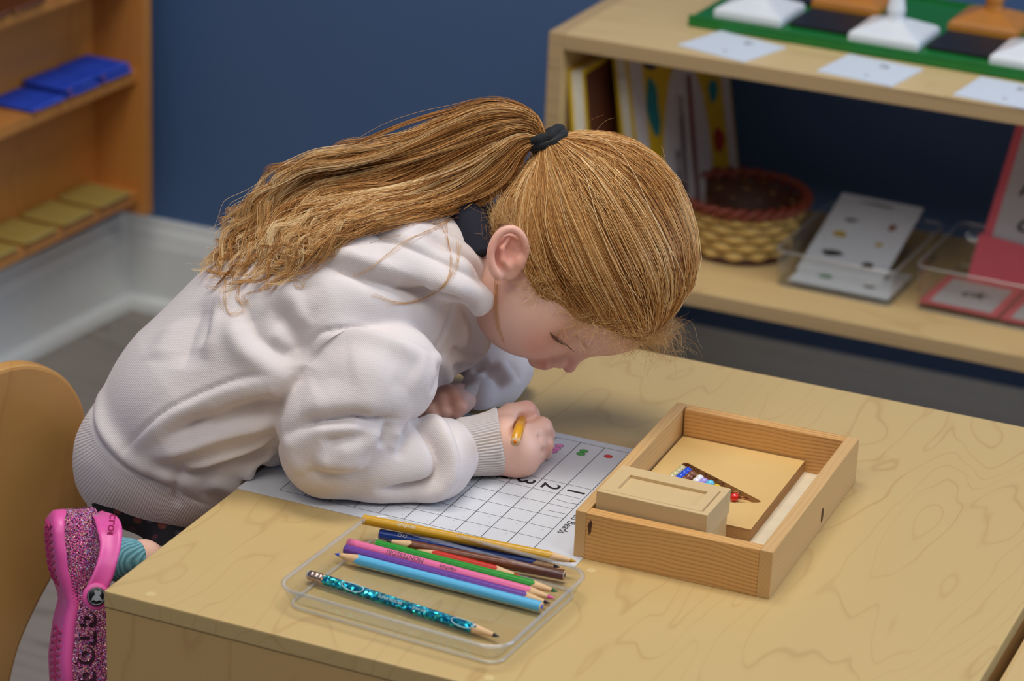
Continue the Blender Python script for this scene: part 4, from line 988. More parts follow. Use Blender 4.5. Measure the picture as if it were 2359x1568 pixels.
def f_body(P):
    f = f_head(P)
    f = smin(f, chain(P, [(1185, 640, 2.178, 84), (1120, 620, 2.19, 86), (1010, 640, DT, 92), (930, 660, DT, 120)], .02), .018)
    f = smin(f, chain(P, [(930, 660, DT, 130), (790, 710, DT, 170), (640, 815, DT, 170), (470, 940, DT, 150), (335, 1050, DT, 105)], .02, .62, DT), .02)
    f = smin(f, chain(P, [(900, 830, 2.12, 60), (775, 960, 2.10, 66), (765, 1035, 2.10, 58), (900, 1045, 2.110, 50), (1120, 1022, 2.150, 46)], .01), .01)
    f = smin(f, chain(P, [(1010, 740, 2.265, 50), (1110, 790, 2.29, 36), (1165, 855, 2.295, 26), (1100, 902, 2.255, 26)], .01), .01)
    f = smin(f, f_hand_r(P), .006); f = smin(f, f_hand_l(P), .005)
    leg = smin(chain(P, [(370, 1075, 2.285, 70), (470, 1230, 2.37, 66), (440, 1290, 2.38, 55), (300, 1300, 2.34, 45)], .012), chain(P, [(350, 1095, 2.235, 90), (430, 1220, 2.22, 70), (430, 1325, 2.185, 58), (330, 1288, 2.104, 38), (240, 1290, 2.062, 36), (200, 1275, 2.058, 34)], .012), .01)
    f = smin(f, leg, .015)
    return tablecut(P, f, .0009, .003)
V, Q = surface(f_body, (-.315, -.250, 1.98), (.165, .180, 2.36), .0015)
V = relax(V, Q, 1)
V, Q = biggest(V, Q)
# keep arms, trunk and neck inside the cloth
SKIN = NT('skin'); v = SKIN.coord(); n1 = SKIN.noise(v, 26, 2); n2 = SKIN.noise(v, 1400, 2)
a_ = SKIN.n('ShaderNodeAttribute', attribute_name='flush')
base_ = SKIN.mix(n1, rgb(232, 184, 164), rgb(238, 196, 178)); SKIN.color(SKIN.mix(a_.outputs['Fac'], base_, rgb(222, 136, 112)))
SKIN.v(SKIN.b, 'Roughness', .48); SKIN.v(SKIN.b, 'Subsurface Weight', .25); SKIN.b.inputs['Subsurface Radius'].default_value = (1, .35, .2); SKIN.v(SKIN.b, 'Subsurface Scale', .006)
SKIN.bump(n2, .15, .0003); SKIN = SKIN.m
body_o = mesh_obj('body', k2w(V), Q, SKIN, girl, True, GL)
uv = pix(V); fl = np.zeros(len(V))
def flush(px, py, d, r, a): fl[:] = np.maximum(fl, a * np.exp(-(np.linalg.norm(V - K(px, py, d), axis=1) / (r * d / FPX)) ** 2))
for q in ((1172, 580, 2.10, 55, .75), (1200, 590, 2.10, 25, .9), (1250, 780, 2.13, 55, .45), (1312, 842, 2.18, 22, .55), (1250, 840, 2.17, 22, .6), (1290, 838, 2.165, 12, .7), (1262, 985, 2.165, 28, .35), (1228, 940, 2.165, 26, .45), (1262, 1030, 2.165, 24, .4), (1045, 930, 2.21, 50, .45), (1180, 1090, 2.15, 40, .3), (1205, 1005, 2.15, 18, .4), (1245, 1050, 2.165, 20, .45)): flush(*q)
a_ = body_o.data.attributes.new('flush', 'FLOAT', 'POINT'); a_.data.foreach_set('value', fl.astype(np.float32))
bv_b = bvh_of(V, Q)
# lashes and brow
LASH = plain('eyelash', rgb(112, 78, 56), .6); BROW = plain('pale_brow_hair', rgb(214, 172, 130), .6)
def hairs(name, strands, R, m, parent, off, attr=None, seg=3, taper=.35):
    """strands: (n, k, 3) world points"""
    n, k, _ = strands.shape; t = np.gradient(strands, axis=1); t /= np.linalg.norm(t, axis=2, keepdims=True) + 1e-12
    a = np.cross(t, FW); a /= np.linalg.norm(a, axis=2, keepdims=True) + 1e-9; b = np.cross(t, a)
    th = np.arange(seg) * 2 * math.pi / seg + .5
    w = (np.asarray(R).reshape(-1, 1) * np.linspace(1, taper, k)[None])[:, :, None, None]
    V = strands[:, :, None] + w * (np.cos(th)[None, None, :, None] * a[:, :, None] + np.sin(th)[None, None, :, None] * b[:, :, None])
    V = V.reshape(-1, 3) - np.asarray(off)
    base = (np.arange(n) * k * seg)[:, None, None] + (np.arange(k - 1) * seg)[None, :, None]
    j = np.arange(seg)[None, None]; j2 = (j + 1) % seg
    Q = np.stack([base + j, base + j2, base + seg + j2, base + seg + j], -1).reshape(-1, 4)
    me = bpy.data.meshes.new(name); me.vertices.add(len(V)); me.vertices.foreach_set('co', V.ravel().astype(np.float32))
    me.loops.add(Q.size); me.loops.foreach_set('vertex_index', Q.ravel().astype(np.int32)); me.polygons.add(len(Q))
    me.polygons.foreach_set('loop_start', (np.arange(len(Q)) * 4).astype(np.int32))
    try: me.polygons.foreach_set('loop_total', np.full(len(Q), 4, np.int32))
    except Exception: pass
    me.update(calc_edges=True); me.polygons.foreach_set('use_smooth', np.ones(len(Q), bool)); me.materials.append(m)
    if attr is not None:
        a_ = me.attributes.new('hc', 'FLOAT', 'POINT'); a_.data.foreach_set('value', np.repeat(np.asarray(attr).reshape(n, -1) * np.ones((n, k)), seg, axis=None).astype(np.float32) if np.ndim(attr) > 1 else np.repeat(attr, k * seg).astype(np.float32))
    return stuff(link(bpy.data.objects.new(name, me), parent))
L = []
for i in range(46):
    t = i / 45; x = 1266 + 42 * t; y = 768 + 30 * t - 4 * math.sin(math.pi * t); h = cast(bv_b, x, y, K(x, y, 2.14))
    ln = 5 + 13 * t
    L.append(k2w([h + np.array([(ln * q * .9 + rng.normal() * .5) * .00033, -ln * (q - .25 * q * q) * .00030, -.0010 - .003 * q]) for q in np.linspace(0, 1, 5)]))
hairs('eyelashes', np.array(L), .00015, LASH, girl, GL)
EYEM = plain('brown_iris', rgb(108, 68, 50), .3)
P2, _ = resample([(1266, 763), (1273, 774), (1283, 783), (1294, 790), (1302, 795)], 3)
E_ = []
for x, y in P2: E_.append(k2w(cast(bv_b, x, y, K(x, y, 2.14)) + np.array([0, 0, .0004])))
tube('eye', E_, [  .0003 + .0008 * math.sin(math.pi * i / (len(E_) - 1)) for i in range(len(E_))], EYEM, girl, 8, off=GL)
L = []
for i in range(40):
    t = rng.random(); x = 1318 + 34 * t; y = 770 + 30 * t + rng.normal() * 3; h = cast(bv_b, x, y, None)
    if h is None: continue
    L.append(k2w([h + np.array([q * .003, -q * .002, -.0006]) for q in np.linspace(0, 1, 4)]))
hairs('eyebrow', np.array(L), .00010, BROW, girl, GL)

# sock, leggings
SOCK = NT('teal_sock_knit'); w_ = SOCK.n('ShaderNodeTexWave', bands_direction='X'); SOCK.l(SOCK.coord(), w_.inputs['Vector']); SOCK.v(w_, 'Scale', 170); SOCK.v(w_, 'Distortion', 2)
SOCK.color(SOCK.mix(w_.outputs['Fac'], rgb(86, 146, 160), rgb(128, 188, 202))); SOCK.v(SOCK.b, 'Roughness', .95); SOCK.bump(w_.outputs['Fac'], .6, .0006); SOCK = SOCK.m
def sdf_part(name, f, lo, hi, h, m, it=2):
    V, Q = surface(f, lo, hi, h); V = relax(V, Q, it); return mesh_obj(name, k2w(V), Q, m, girl, True, GL)
def bounds(pts, pad=.03):
    A = np.array([K(*p[:3]) for p in pts]); return A.min(0) - pad, A.max(0) + pad
pts = [(165, 1235, 2.058, 38), (200, 1280, 2.058, 44), (250, 1285, 2.062, 46), (298, 1284, 2.078, 46)]
XS = unit0 = (K(340, 1286, 2.104) - K(240, 1284, 2.06)); XS = XS / np.linalg.norm(XS); XS0 = K(308, 1288, 2.080) @ XS
lo, hi = bounds(pts)
def f_sock(P):
    f = chain(P, pts, .01); Wd = P @ XS; return smax(f, Wd - XS0, .001)
sdf_part('sock', f_sock, lo, hi, .0018, SOCK)
LEGG = NT('dark_floral_leggings'); v = LEGG.coord(); vo = LEGG.n('ShaderNodeTexVoronoi'); LEGG.l(v, vo.inputs['Vector']); LEGG.v(vo, 'Scale', 90)
spot = LEGG.ramp(vo.outputs['Distance'], [(0, 1.0), (.25, .8), (.36, 0.0), (1, 0.0)])
pal = LEGG.ramp(LEGG.noise(vo.outputs['Color'], 5, 0), [(.3, rgb(92, 44, 60)), (.5, rgb(140, 70, 50)), (.6, rgb(96, 84, 140)), (.75, rgb(60, 70, 50))])
LEGG.color(LEGG.mix(LEGG.math('MULTIPLY', spot, .7), rgb(26, 22, 30), pal)); LEGG.v(LEGG.b, 'Roughness', .9); LEGG = LEGG.m
pts2 = [(350, 1095, 2.235, 108), (430, 1205, 2.225, 85), (440, 1315, 2.205, 76), (378, 1298, 2.150, 54)]
lo, hi = bounds(pts2 + [(345, 1080, 2.30, 9), (300, 1300, 2.36, 9), (470, 1230, 2.37, 9)], .06)
def f_legg(P): return tablecut(P, np.maximum(smin(chain(P, pts2, .02), smin(chain(P, [(300, 1125, 2.175, 96), (400, 1182, 2.175, 74)], .02), chain(P, [(370, 1075, 2.285, 84), (470, 1225, 2.37, 84), (445, 1290, 2.38, 66), (300, 1300, 2.34, 54)], .02), .02), .02), -chain(P, [(300, 1280, 2.08, 40), (350, 1290, 2.12, 48)], .01)))
lg = sdf_part('leggings', f_legg, lo, hi, .003, LEGG)
zz = np.array([v.co.z for v in lg.data.vertices]); SZ = float(zz.min()) + GL[2]
SX = .33 if SZ < T - .101 else .195
boxo('seat', (.075, .035, SZ - .020), (SX, .285, SZ - .0005), CHAIRW, CH, .004)
for x, y in ((.09, .05), (.09, .27), (SX - .015, .27), (SX - .015, .05)): boxo('leg', (x - .012, y - .012, 0), (x + .012, y + .012, SZ - .0205), CHAIRW, CH, .003)
pass

# ------------------------------------------------------------------ the clog
GLIT = NT('pink_glitter_foam'); v = GLIT.coord(); vo = GLIT.n('ShaderNodeTexVoronoi'); GLIT.l(v, vo.inputs['Vector']); GLIT.v(vo, 'Scale', 1500)
gc = GLIT.ramp(GLIT.noise(vo.outputs['Color'], 9, 0), [(.28, rgb(140, 50, 130)), (.42, rgb(180, 70, 138)), (.52, rgb(206, 90, 152)), (.58, rgb(240, 150, 150)), (.64, rgb(236, 214, 150)), (.69, rgb(140, 160, 245)), (.78, rgb(255, 214, 236))])
GLIT.color(gc); GLIT.v(GLIT.b, 'Roughness', .32); GLIT.v(GLIT.b, 'Metallic', .15); nm = GLIT.n('ShaderNodeNormalMap'); nm.inputs[0].default_value = .55; GLIT.l(vo.outputs['Color'], nm.inputs['Color']); GLIT.l(nm.outputs[0], GLIT.b.inputs['Normal']); GLIT = GLIT.m
PINKF = plain('hot_pink_foam', rgb(228, 88, 164), .4, .04, 40); PINKD = plain('deep_pink_tread', rgb(196, 44, 110), .5, .05, 40)
SO = K(109, 1172, 2.045)                     # heel end of the sole, camera axes
ang = math.radians(19)
XL = np.array([.035, -1, .06]); XL /= np.linalg.norm(XL)
ZL_ = np.array([math.cos(ang), 0, math.sin(ang)]); ZL_ -= XL * (ZL_ @ XL); ZL_ /= np.linalg.norm(ZL_)
YL = np.cross(ZL_, XL); YL = YL if YL[2] < 0 else -YL          # towards the camera: the outer side
def sw(x, y, z): return k2w(SO + XL * x + YL * y + ZL_ * z)
LEN = .176
def hw(x):  # half width of the sole
    return np.interp(x, [0, .004, .012, .03, .06, .09, .12, .145, .162, .172, LEN], [.0, .013, .0205, .0245, .0225, .028, .033, .032, .025, .014, .0])
def zb(x): return np.interp(x, [0, .008, .02, .045, .068, .085, .11, .15, LEN], [.006, .001, .0, .0015, .0085, .004, .0, .0, .006])
def ring_xs(): return np.r_[.0012, .003, .007, np.linspace(.012, LEN - .012, 30), LEN - .006, LEN - .002, LEN - .0005]
def shoe_loft(name, prof, m, parent):
    """prof(x) -> list of (width factor offset, z)"""
    X = ring_xs(); V = []; nseg = None
    for x in X:
        pr = prof(x); pts = [(w, z) for w, z in pr] + [(-w, z) for w, z in pr[::-1]]; nseg = len(pts)
        V += [sw(x, y, z) for y, z in pts]
    F = []
    for i in range(len(X) - 1):
        for j in range(nseg): F.append((i * nseg + j, i * nseg + (j + 1) % nseg, (i + 1) * nseg + (j + 1) % nseg, (i + 1) * nseg + j))
    F += [tuple(range(nseg))[::-1], tuple((len(X) - 1) * nseg + j for j in range(nseg))]
    return mesh_obj(name, V, F, m, parent, True, GL)
shoe = mesh_obj('clog_shoe', *(lambda: ([], []))(), PINKF, girl, False)
bpy.data.objects.remove(shoe)
# foam sole band
sole = shoe_loft('clog_shoe', lambda x: [(hw(x) * .82, zb(x)), (hw(x) * .95, zb(x) + .0015), (hw(x), zb(x) + .004), (hw(x) * 1.0, zb(x) + .0065), (hw(x) * .97, zb(x) + .0085), (hw(x) * .3, zb(x) + .009)], PINKF, girl)
sole['label'] = 'pink glittery clog worn on the right foot'
def top(x): return np.interp(x, [0, .01, .05, .072, .082, .1, .125, .15, .168, LEN], [.034, .037, .036, .036, .050, .058, .055, .045, .028, .017])
def uprof(x):
    w, t = hw(x) * .99, top(x); cl = float(np.clip((x - .074) / .012, 0, 1)); wt = w * (.86 * (1 - cl) + .35 * cl)
    z0 = float(zb(x)) + .008; pr = [(w * .6, z0 - .0003), (w * .985, z0), (w * 1.01, z0 + .004), (w * 1.0, .026), (w * (.96 * (1 - cl) + .9 * cl), .0145 + (t - .0145) * .62), (w * (.93 * (1 - cl) + .72 * cl), .0145 + (t - .0145) * .86), (wt, t), (wt * .93, t + .0006 * (1 - cl) + .0012 * cl)]
    pr += [(wt * .90, t - .003 + .0042 * cl), (w * (.8 * (1 - cl) + .1 * cl), (.020) * (1 - cl) + (t + .0015) * cl)]
    return pr
up = shoe_loft('glitter_upper', uprof, GLIT, sole)
# tread lugs on the sole
V, F = [], []
def lug(x0, y0, x1, y1, w=.0011, h=.0016):
    b = len(V); d = np.array([x1 - x0, y1 - y0]); d /= np.linalg.norm(d); nx, ny = -d[1] * w, d[0] * w
    for z in (0, 1):
        for x, y in ((x0 + nx, y0 + ny), (x1 + nx, y1 + ny), (x1 - nx, y1 - ny), (x0 - nx, y0 - ny)): V.append(sw(x, y, float(zb(max(x, .001))) + .0008 - h * z))
    for a in ((0, 1, 2, 3), (7, 6, 5, 4), (0, 4, 5, 1), (1, 5, 6, 2), (2, 6, 7, 3), (3, 7, 4, 0)): F.append(tuple(b + q for q in a))
for i in range(9):
    x = .010 + i * .0052; w = float(hw(x)) * .74; lug(x, w, x + .004, w * .35); lug(x + .0045, w * .25, x + .001, -w * .3); lug(x, -w, x + .004, -w * .4)
for i in range(15):
    x = .088 + i * .0053; w = float(hw(x)) * .76
    if w > .006: lug(x, w, x + .0035, w * .45); lug(x + .003, w * .35, x, -w * .1); lug(x, -w * .2, x + .003, -w * .7)
stuff(mesh_obj('tread', V, F, PINKD, sole, False, GL))
V, F = [], []                                  # dotted grip above the sole
for i in range(44):
    for j in range(5):
        x = .006 + i * .0026 + (j % 2) * .0013; z = .0125 + j * .0022
        if x > .07: continue
        y = float(hw(x)) * 1.012; b = len(V); r_ = .0009
        V += [sw(x - r_, y - .0006, z), sw(x, y - .0006, z - r_), sw(x + r_, y - .0006, z), sw(x, y - .0006, z + r_), sw(x, y + .0007, z)]
        F += [(b, b + 1, b + 4), (b + 1, b + 2, b + 4), (b + 2, b + 3, b + 4), (b + 3, b, b + 4)]
stuff(mesh_obj('grip_dots', V, F, PINKF, sole, False, GL))
# solid letters along the side, darkened to paint the shade inside the cut-outs
LETTER_SHADE = plain('letter_shade', rgb(58, 12, 40), .7)
Wx, Wy, Wz = XL @ M3, ZL_ @ M3, YL @ M3
for ch_, x, z in (('c', .080, .0235), ('r', .0935, .0225), ('o', .106, .0205), ('c', .120, .020), ('s', .133, .019)):
    y = float(hw(x)) * .985
    o_ = sw(x, y + .0004, z) - np.array(GL)
    text('letter_shade', ch_, .0225, LETTER_SHADE, sole, Matrix(((Wx[0], Wy[0], Wz[0], o_[0]), (Wx[1], Wy[1], Wz[1], o_[1]), (Wx[2], Wy[2], Wz[2], o_[2]), (0, 0, 0, 1))), thick=.0012, bold=.0012)
    o_ = sw(x - .0012, y + .0011, z - .0012) - np.array(GL)
    text('letter_inlay', ch_, .0205, GLIT, sole, Matrix(((Wx[0], Wy[0], Wz[0], o_[0]), (Wx[1], Wy[1], Wz[1], o_[1]), (Wx[2], Wy[2], Wz[2], o_[2]), (0, 0, 0, 1))), thick=.0009, bold=.0004)
# heel strap: a wide foam band from the rivet round the heel
inn = [(196, 1375), (200, 1350), (213, 1322), (224, 1291), (230, 1255), (223, 1219), (214, 1190), (200, 1186)]
out_ = [(243, 1392), (251, 1354), (262, 1326), (271, 1291), (280, 1252), (281, 1213), (268, 1188), (235, 1176)]
dd = [2.000, 1.999, 2.000, 2.003, 2.010, 2.020, 2.038, 2.062]
I_, O_ = bez([(*a, d) for a, d in zip(inn, dd)], 5), bez([(*a, d + .004) for a, d in zip(out_, dd)], 5)
V = []; n = len(I_)
for a, b in zip(I_, O_):
    A, B = K(*a), K(*b); nd = np.array([-.15, 0, -1.0]); u_ = (B - A)
    for q, h in ((0, 0), (.04, .0014), (.18, .0016), (.30, .0006), (.70, .0006), (.82, .0016), (.96, .0014), (1, 0), (.96, -.0018), (.04, -.0018)): V.append(k2w(A + u_ * q + np.array([0, 0, -h])))
F = []; m_ = 10
for i in range(n - 1):
    for j in range(m_): F.append((i * m_ + j, i * m_ + (j + 1) % m_, (i + 1) * m_ + (j + 1) % m_, (i + 1) * m_ + j))
F += [tuple(range(m_))[::-1], tuple((n - 1) * m_ + j for j in range(m_))]
strap = mesh_obj('heel_strap', V, F, PINKF, sole, True, GL)
def disc(name, px, py, d, r, th, m, parent, seg=28, tilt=.25):
    c = K(px, py, d); V = []; ax1 = np.array([math.cos(tilt), 0, math.sin(tilt)]); ax2 = np.array([0, 1, 0]); nz = np.array([-math.sin(tilt) * -1, 0, -math.cos(tilt)])
    nz = np.array([math.sin(tilt), 0, -math.cos(tilt)]); s = d / FPX
    prof = [(1.0, 0), (1.0, th * .8), (.94, th), (.0, th)]
    for q, h in prof:
        for k in range(seg): a = 2 * math.pi * k / seg; V.append(k2w(c + (ax1 * math.cos(a) + ax2 * math.sin(a)) * r * s * q + nz * h))
    F = [(i * seg + k, i * seg + (k + 1) % seg, (i + 1) * seg + (k + 1) % seg, (i + 1) * seg + k) for i in range(3) for k in range(seg)] + [tuple(range(seg))[::-1]]
    return mesh_obj(name, V, F, m, parent, True, GL)
disc('strap_end', 220, 1373, 2.001, 31, .003, PINKF, sole)
disc('rivet', 222, 1373, 1.999, 22, .0028, plain('black_rivet', rgb(20, 20, 24), .3), sole)
GREYE = plain('grey_emblem', rgb(150, 156, 162), .4)
P_ = [(222 + 19 * math.cos(a), 1373 + 19 * math.sin(a)) for a in [2 * math.pi * k / 32 for k in range(32)]]
tube('rivet_ring', [k2w(K(x, y, 1.9960 + (x - 222) * .00008)) for x, y in P_], .00025, GREYE, sole, 5, closed=True, off=GL)
emb = [(210, 1384), (214, 1374), (219, 1370), (217, 1361), (222, 1358), (226, 1362), (231, 1360), (234, 1366), (229, 1371), (233, 1378), (236, 1384), (228, 1382), (222, 1385), (216, 1381)]
V = [k2w(K(x, y, 1.9955 + (x - 222) * .00008)) for x, y in emb] + [k2w(K(x, y, 1.9965 + (x - 222) * .00008)) for x, y in emb]; n = len(emb)
mesh_obj('rivet_emblem', V, [tuple(range(n)), tuple(range(n, 2 * n))[::-1]] + [(i, n + i, n + (i + 1) % n, (i + 1) % n) for i in range(n)], GREYE, sole, False, GL)
lc = K(258, 1216, 2.0165) ; lx = np.array([-.15, -1, 0.08]); lx /= np.linalg.norm(lx); lz = np.array([0.1, 0, -1.0]); lz /= np.linalg.norm(lz); ly = np.array([1.0, -.15, .1]); ly -= lx * (ly @ lx); ly /= np.linalg.norm(ly); lz = -np.cross(lx, ly)
ow = k2w(lc) - np.array(GL); a, b, c = lx @ M3, ly @ M3, lz @ M3
text('strap_lettering', 'crocs', .0095, PINKD, sole, Matrix(((a[0], b[0], c[0], ow[0]), (a[1], b[1], c[1], ow[1]), (a[2], b[2], c[2], ow[2]), (0, 0, 0, 1))), thick=.0006, bold=.0001)

# the pencil in her fist (a thing of its own)
A = k2w(K(1187, 1017, 2.100)); B = k2w(K(1206, 950, 2.186)); X = Vector(B - A); Ln = X.length; X.normalize(); Z = Vector((0, 0, 1)); Y = Z.cross(X).normalized(); Z = X.cross(Y)
hpn = bpy.data.objects.new('coloured_pencil', None); hpn.matrix_world = Matrix(((X.x, Y.x, Z.x, A[0]), (X.y, Y.y, Z.y, A[1]), (X.z, Y.z, Z.z, A[2]), (0, 0, 0, 1))); hpn.empty_display_size = .02; COL.objects.link(hpn)
tag(hpn, 'orange-yellow coloured pencil held in the girl fist', 'pencil')
OY = plain('orange_lacquer', rgb(224, 158, 36), .25, .01)
tube('barrel', [(.0002, 0, 0), (Ln, 0, 0)], .0037, OY, hpn, 24)
tube('flat_end', [(-.0004, 0, 0), (.0006, 0, 0)], [.0034, .0036], WOODT, hpn, 24)
tube('lead_core', [(-.0008, 0, 0), (.0005, 0, 0)], .0015, plain('orange_lead', rgb(236, 130, 20), .5), hpn, 14)

# ------------------------------------------------------------------ hair
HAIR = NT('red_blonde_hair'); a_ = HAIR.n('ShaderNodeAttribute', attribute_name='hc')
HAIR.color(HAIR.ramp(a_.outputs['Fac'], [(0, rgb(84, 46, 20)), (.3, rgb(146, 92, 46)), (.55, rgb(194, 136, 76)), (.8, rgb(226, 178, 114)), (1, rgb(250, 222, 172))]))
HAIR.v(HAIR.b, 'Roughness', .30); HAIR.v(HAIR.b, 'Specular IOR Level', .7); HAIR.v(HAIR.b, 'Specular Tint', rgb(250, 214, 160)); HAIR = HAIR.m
Vh, Qh = surface(f_headonly, K(1110, 860, 2.08) , K(1640, 260, 2.27) , .003)
bvH = bvh_of(Vh, Qh)
def unit_(v): return v / np.linalg.norm(v)
def surf_r(u):
    h = bvH.ray_cast(Vector(H0 + u * .2), Vector(-u)); return (np.array(h[0]) - H0) @ u if h[0] is not None else .06
TIE = K(1258, 318, 2.160); TD_ = unit_(TIE - H0); TR = np.linalg.norm(TIE - H0)
near = [(1530, 802), (1506, 796), (1480, 789), (1455, 781), (1426, 769), (1400, 755), (1372, 746), (1337, 738), (1305, 733), (1282, 715), (1262, 690), (1240, 662), (1226, 635), (1222, 600), (1218, 566), (1204, 532), (1180, 514), (1150, 520), (1128, 545), (1120, 580)]
nd = []
for x, y in near:
    h = cast(bvH, x, y)
    if h is None:
        for q in np.linspace(0, 1, 40):          # step towards the head until the ray meets it
            xx, yy = x + (1375 - x) * q, y + (560 - y) * q; h = cast(bvH, xx, yy)
            if h is not None: break
    nd.append(unit_(h - H0))
mid0 = unit_(K(1548, 792, 2.178) - H0); mid1 = unit_(K(1135, 600, 2.185) - H0)
far = [unit_(np.array([u[0], u[1], -u[2] + .02])) for u in nd[::-1]]
loop_ = np.array([mid0] + nd + [mid1] + far + [mid0])
ls = np.r_[0, np.cumsum(np.linalg.norm(np.diff(loop_, axis=0), axis=1))]
def bdir(s):
    s = (s % 1.0) * ls[-1]; return unit_(np.array([np.interp(s, ls, loop_[:, i]) for i in range(3)]))
def slerp(a, b, t):
    w = math.acos(max(-1, min(1, float(a @ b)))); return (a * math.sin((1 - t) * w) + b * math.sin(t * w)) / math.sin(w)
# under-layer cap
NB, NTT = 120, 16
V = []
for i in range(NB):
    u = bdir(i / NB)
    for j in range(NTT):
        t = j / (NTT - 1) * .97; d = slerp(u, TD_, t); r = surf_r(d) + .0004 + .0020 * min(1, t * 5); r = r * (1 - max(0, t - .9) * 10 * .0) ; V.append(k2w(H0 + d * r))
F = [(i * NTT + j, ((i + 1) % NB) * NTT + j, ((i + 1) % NB) * NTT + j + 1, i * NTT + j + 1) for i in range(NB) for j in range(NTT - 1)]
CAPM = plain('hair_roots', rgb(128, 82, 42), .7, .2, 300)
mesh_obj('hair_underlayer', V, F, CAPM, girl, True, GL)
# grid of surface radii for speed
NB2, NT2 = 240, 24
SR = np.zeros((NB2, NT2)); UD = np.zeros((NB2, 3))
for i in range(NB2):
    UD[i] = bdir(i / NB2)
    for j in range(NT2): SR[i, j] = surf_r(slerp(UD[i], TD_, j / (NT2 - 1)))
KP = 12
def nz(s, f, ph): return math.sin(s * f * 6.283 + ph) * .6 + math.sin(s * f * 2.3 * 6.283 + ph * 2.1) * .4
strands, cols, rad = [], [], []
PH = rng.random(12) * 6.28
for n in range(11500):
    s = rng.random(); u = bdir(s); bi = int(s * NB2) % NB2
    t0 = 0.0 if rng.random() < .42 else rng.random() ** 1.2 * .75
    layer = rng.random(); mess = rng.random() < .10
    sw1 = (rng.normal() * (.034 if mess else .010) + .012 * nz(s, 9, PH[0]))
    P = []
    ph = rng.random() * 6.28; am = rng.normal() * .0007
    lock = nz(s, 26, PH[1]) * .5 + nz(s, 57, PH[2]) * .5
    for k in range(KP):
        q = k / (KP - 1); t = t0 + (.985 - t0) * q
        s2 = s + sw1 * math.sin(math.pi * min(1, t)) * (1 - t * .5); b2 = (s2 % 1) * NB2; i0 = int(b2) % NB2; i1 = (i0 + 1) % NB2; w = b2 - int(b2)
        uu = unit_(UD[i0] * (1 - w) + UD[i1] * w); jt = t * (NT2 - 1); j0 = min(int(jt), NT2 - 2); wj = jt - j0
        r = (SR[i0, j0] * (1 - wj) + SR[i0, j0 + 1] * wj) * (1 - w) + (SR[i1, j0] * (1 - wj) + SR[i1, j0 + 1] * wj) * w
        lift = min(1, (t - t0) * 7 + .04) * (.0012 + .0042 * min(1, t * 4) * (.35 + .65 * layer) + .0019 * lock * min(1, t * 3))
        lift += am * math.sin(ph + t * 9) + (.0012 if mess else 0) * min(1, (t - t0) * 5)
        d = slerp(uu, TD_, t); R_ = r + max(lift, .0003)
        if t > .86: R_ = R_ * (1 - (t - .86) / .125) + (TR - .001 + .003 * (layer - .5)) * ((t - .86) / .125)
        P.append(H0 + d * R_)
    strands.append(P); rad.append(.00017 + .00014 * rng.random())
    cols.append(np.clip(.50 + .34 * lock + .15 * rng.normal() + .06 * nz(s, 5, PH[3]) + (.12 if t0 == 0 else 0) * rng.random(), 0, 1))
ST = k2w(np.array(strands).reshape(-1, 3)).reshape(-1, KP, 3)
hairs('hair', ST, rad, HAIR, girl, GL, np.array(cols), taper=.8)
# fine short hairs at the hairline, loose wisps round the head
strands, cols = [], []
def wisp(p, dirs, ln, curl, k=10):
    d = unit_(np.asarray(dirs, float)); a = unit_(np.cross(d, rng.normal(size=3))); b = np.cross(d, a); ph = rng.random() * 6.28; fr = .4 + rng.random() * curl[1]; am = curl[0] * ln
    o = a * math.cos(ph) + b * math.sin(ph)
    return [p + d * ln * q + o * am * (math.sin(q * fr * 6.28 / 2) ** 1) * .6 + b * am * .5 * math.sin(q * fr * 5 + ph) * q for q in np.linspace(0, 1, k)]
for n in range(1500):
    s = rng.random() * .5; u = bdir(s + rng.normal() * .004); i = 0
    p = H0 + u * (surf_r(u) + .0004); back = slerp(u, TD_, .25) - u
    side = unit_(np.cross(u, back)) * rng.normal() * .6
    dr = unit_(back) * (.5 if s > .30 else -.25 + rng.random() * .9) + side + u * (.18 + .15 * rng.random())
    strands.append(wisp(p, dr, .010 + .020 * rng.random(), (.28, 1.4))); cols.append(.65 + .3 * rng.random())
for n in range(170):     # forehead fringe wisps hanging at the crown side
    x, y = 1500 + 75 * rng.random(), 735 + 60 * rng.random(); u = unit_(K(x, y, 2.15 + .05 * rng.random()) - H0); p = H0 + u * (surf_r(u) + .003)
    dr = np.array([.35 + .5 * rng.normal() , -.8, .15 * rng.normal()]); strands.append(wisp(p, dr, .012 + .026 * rng.random() ** 2, (.4, 2.0))); cols.append(.55 + .4 * rng.random())
for n in range(330):     # flyaways standing off the crown
    u = slerp(bdir(rng.random()), TD_, rng.random() * .9); p = H0 + u * (surf_r(u) + .004); dr = unit_(np.cross(u, rng.normal(size=3))) + u * (.25 + .35 * rng.random())
    strands.append(wisp(p, dr, .012 + .022 * rng.random(), (.5, 1.8))); cols.append(.5 + .4 * rng.random())
ST = k2w(np.array(strands).reshape(-1, 3)).reshape(-1, 10, 3)
hairs('fine_hair', ST, np.full(len(ST), .00010), HAIR, girl, GL, np.array(cols), taper=.4)

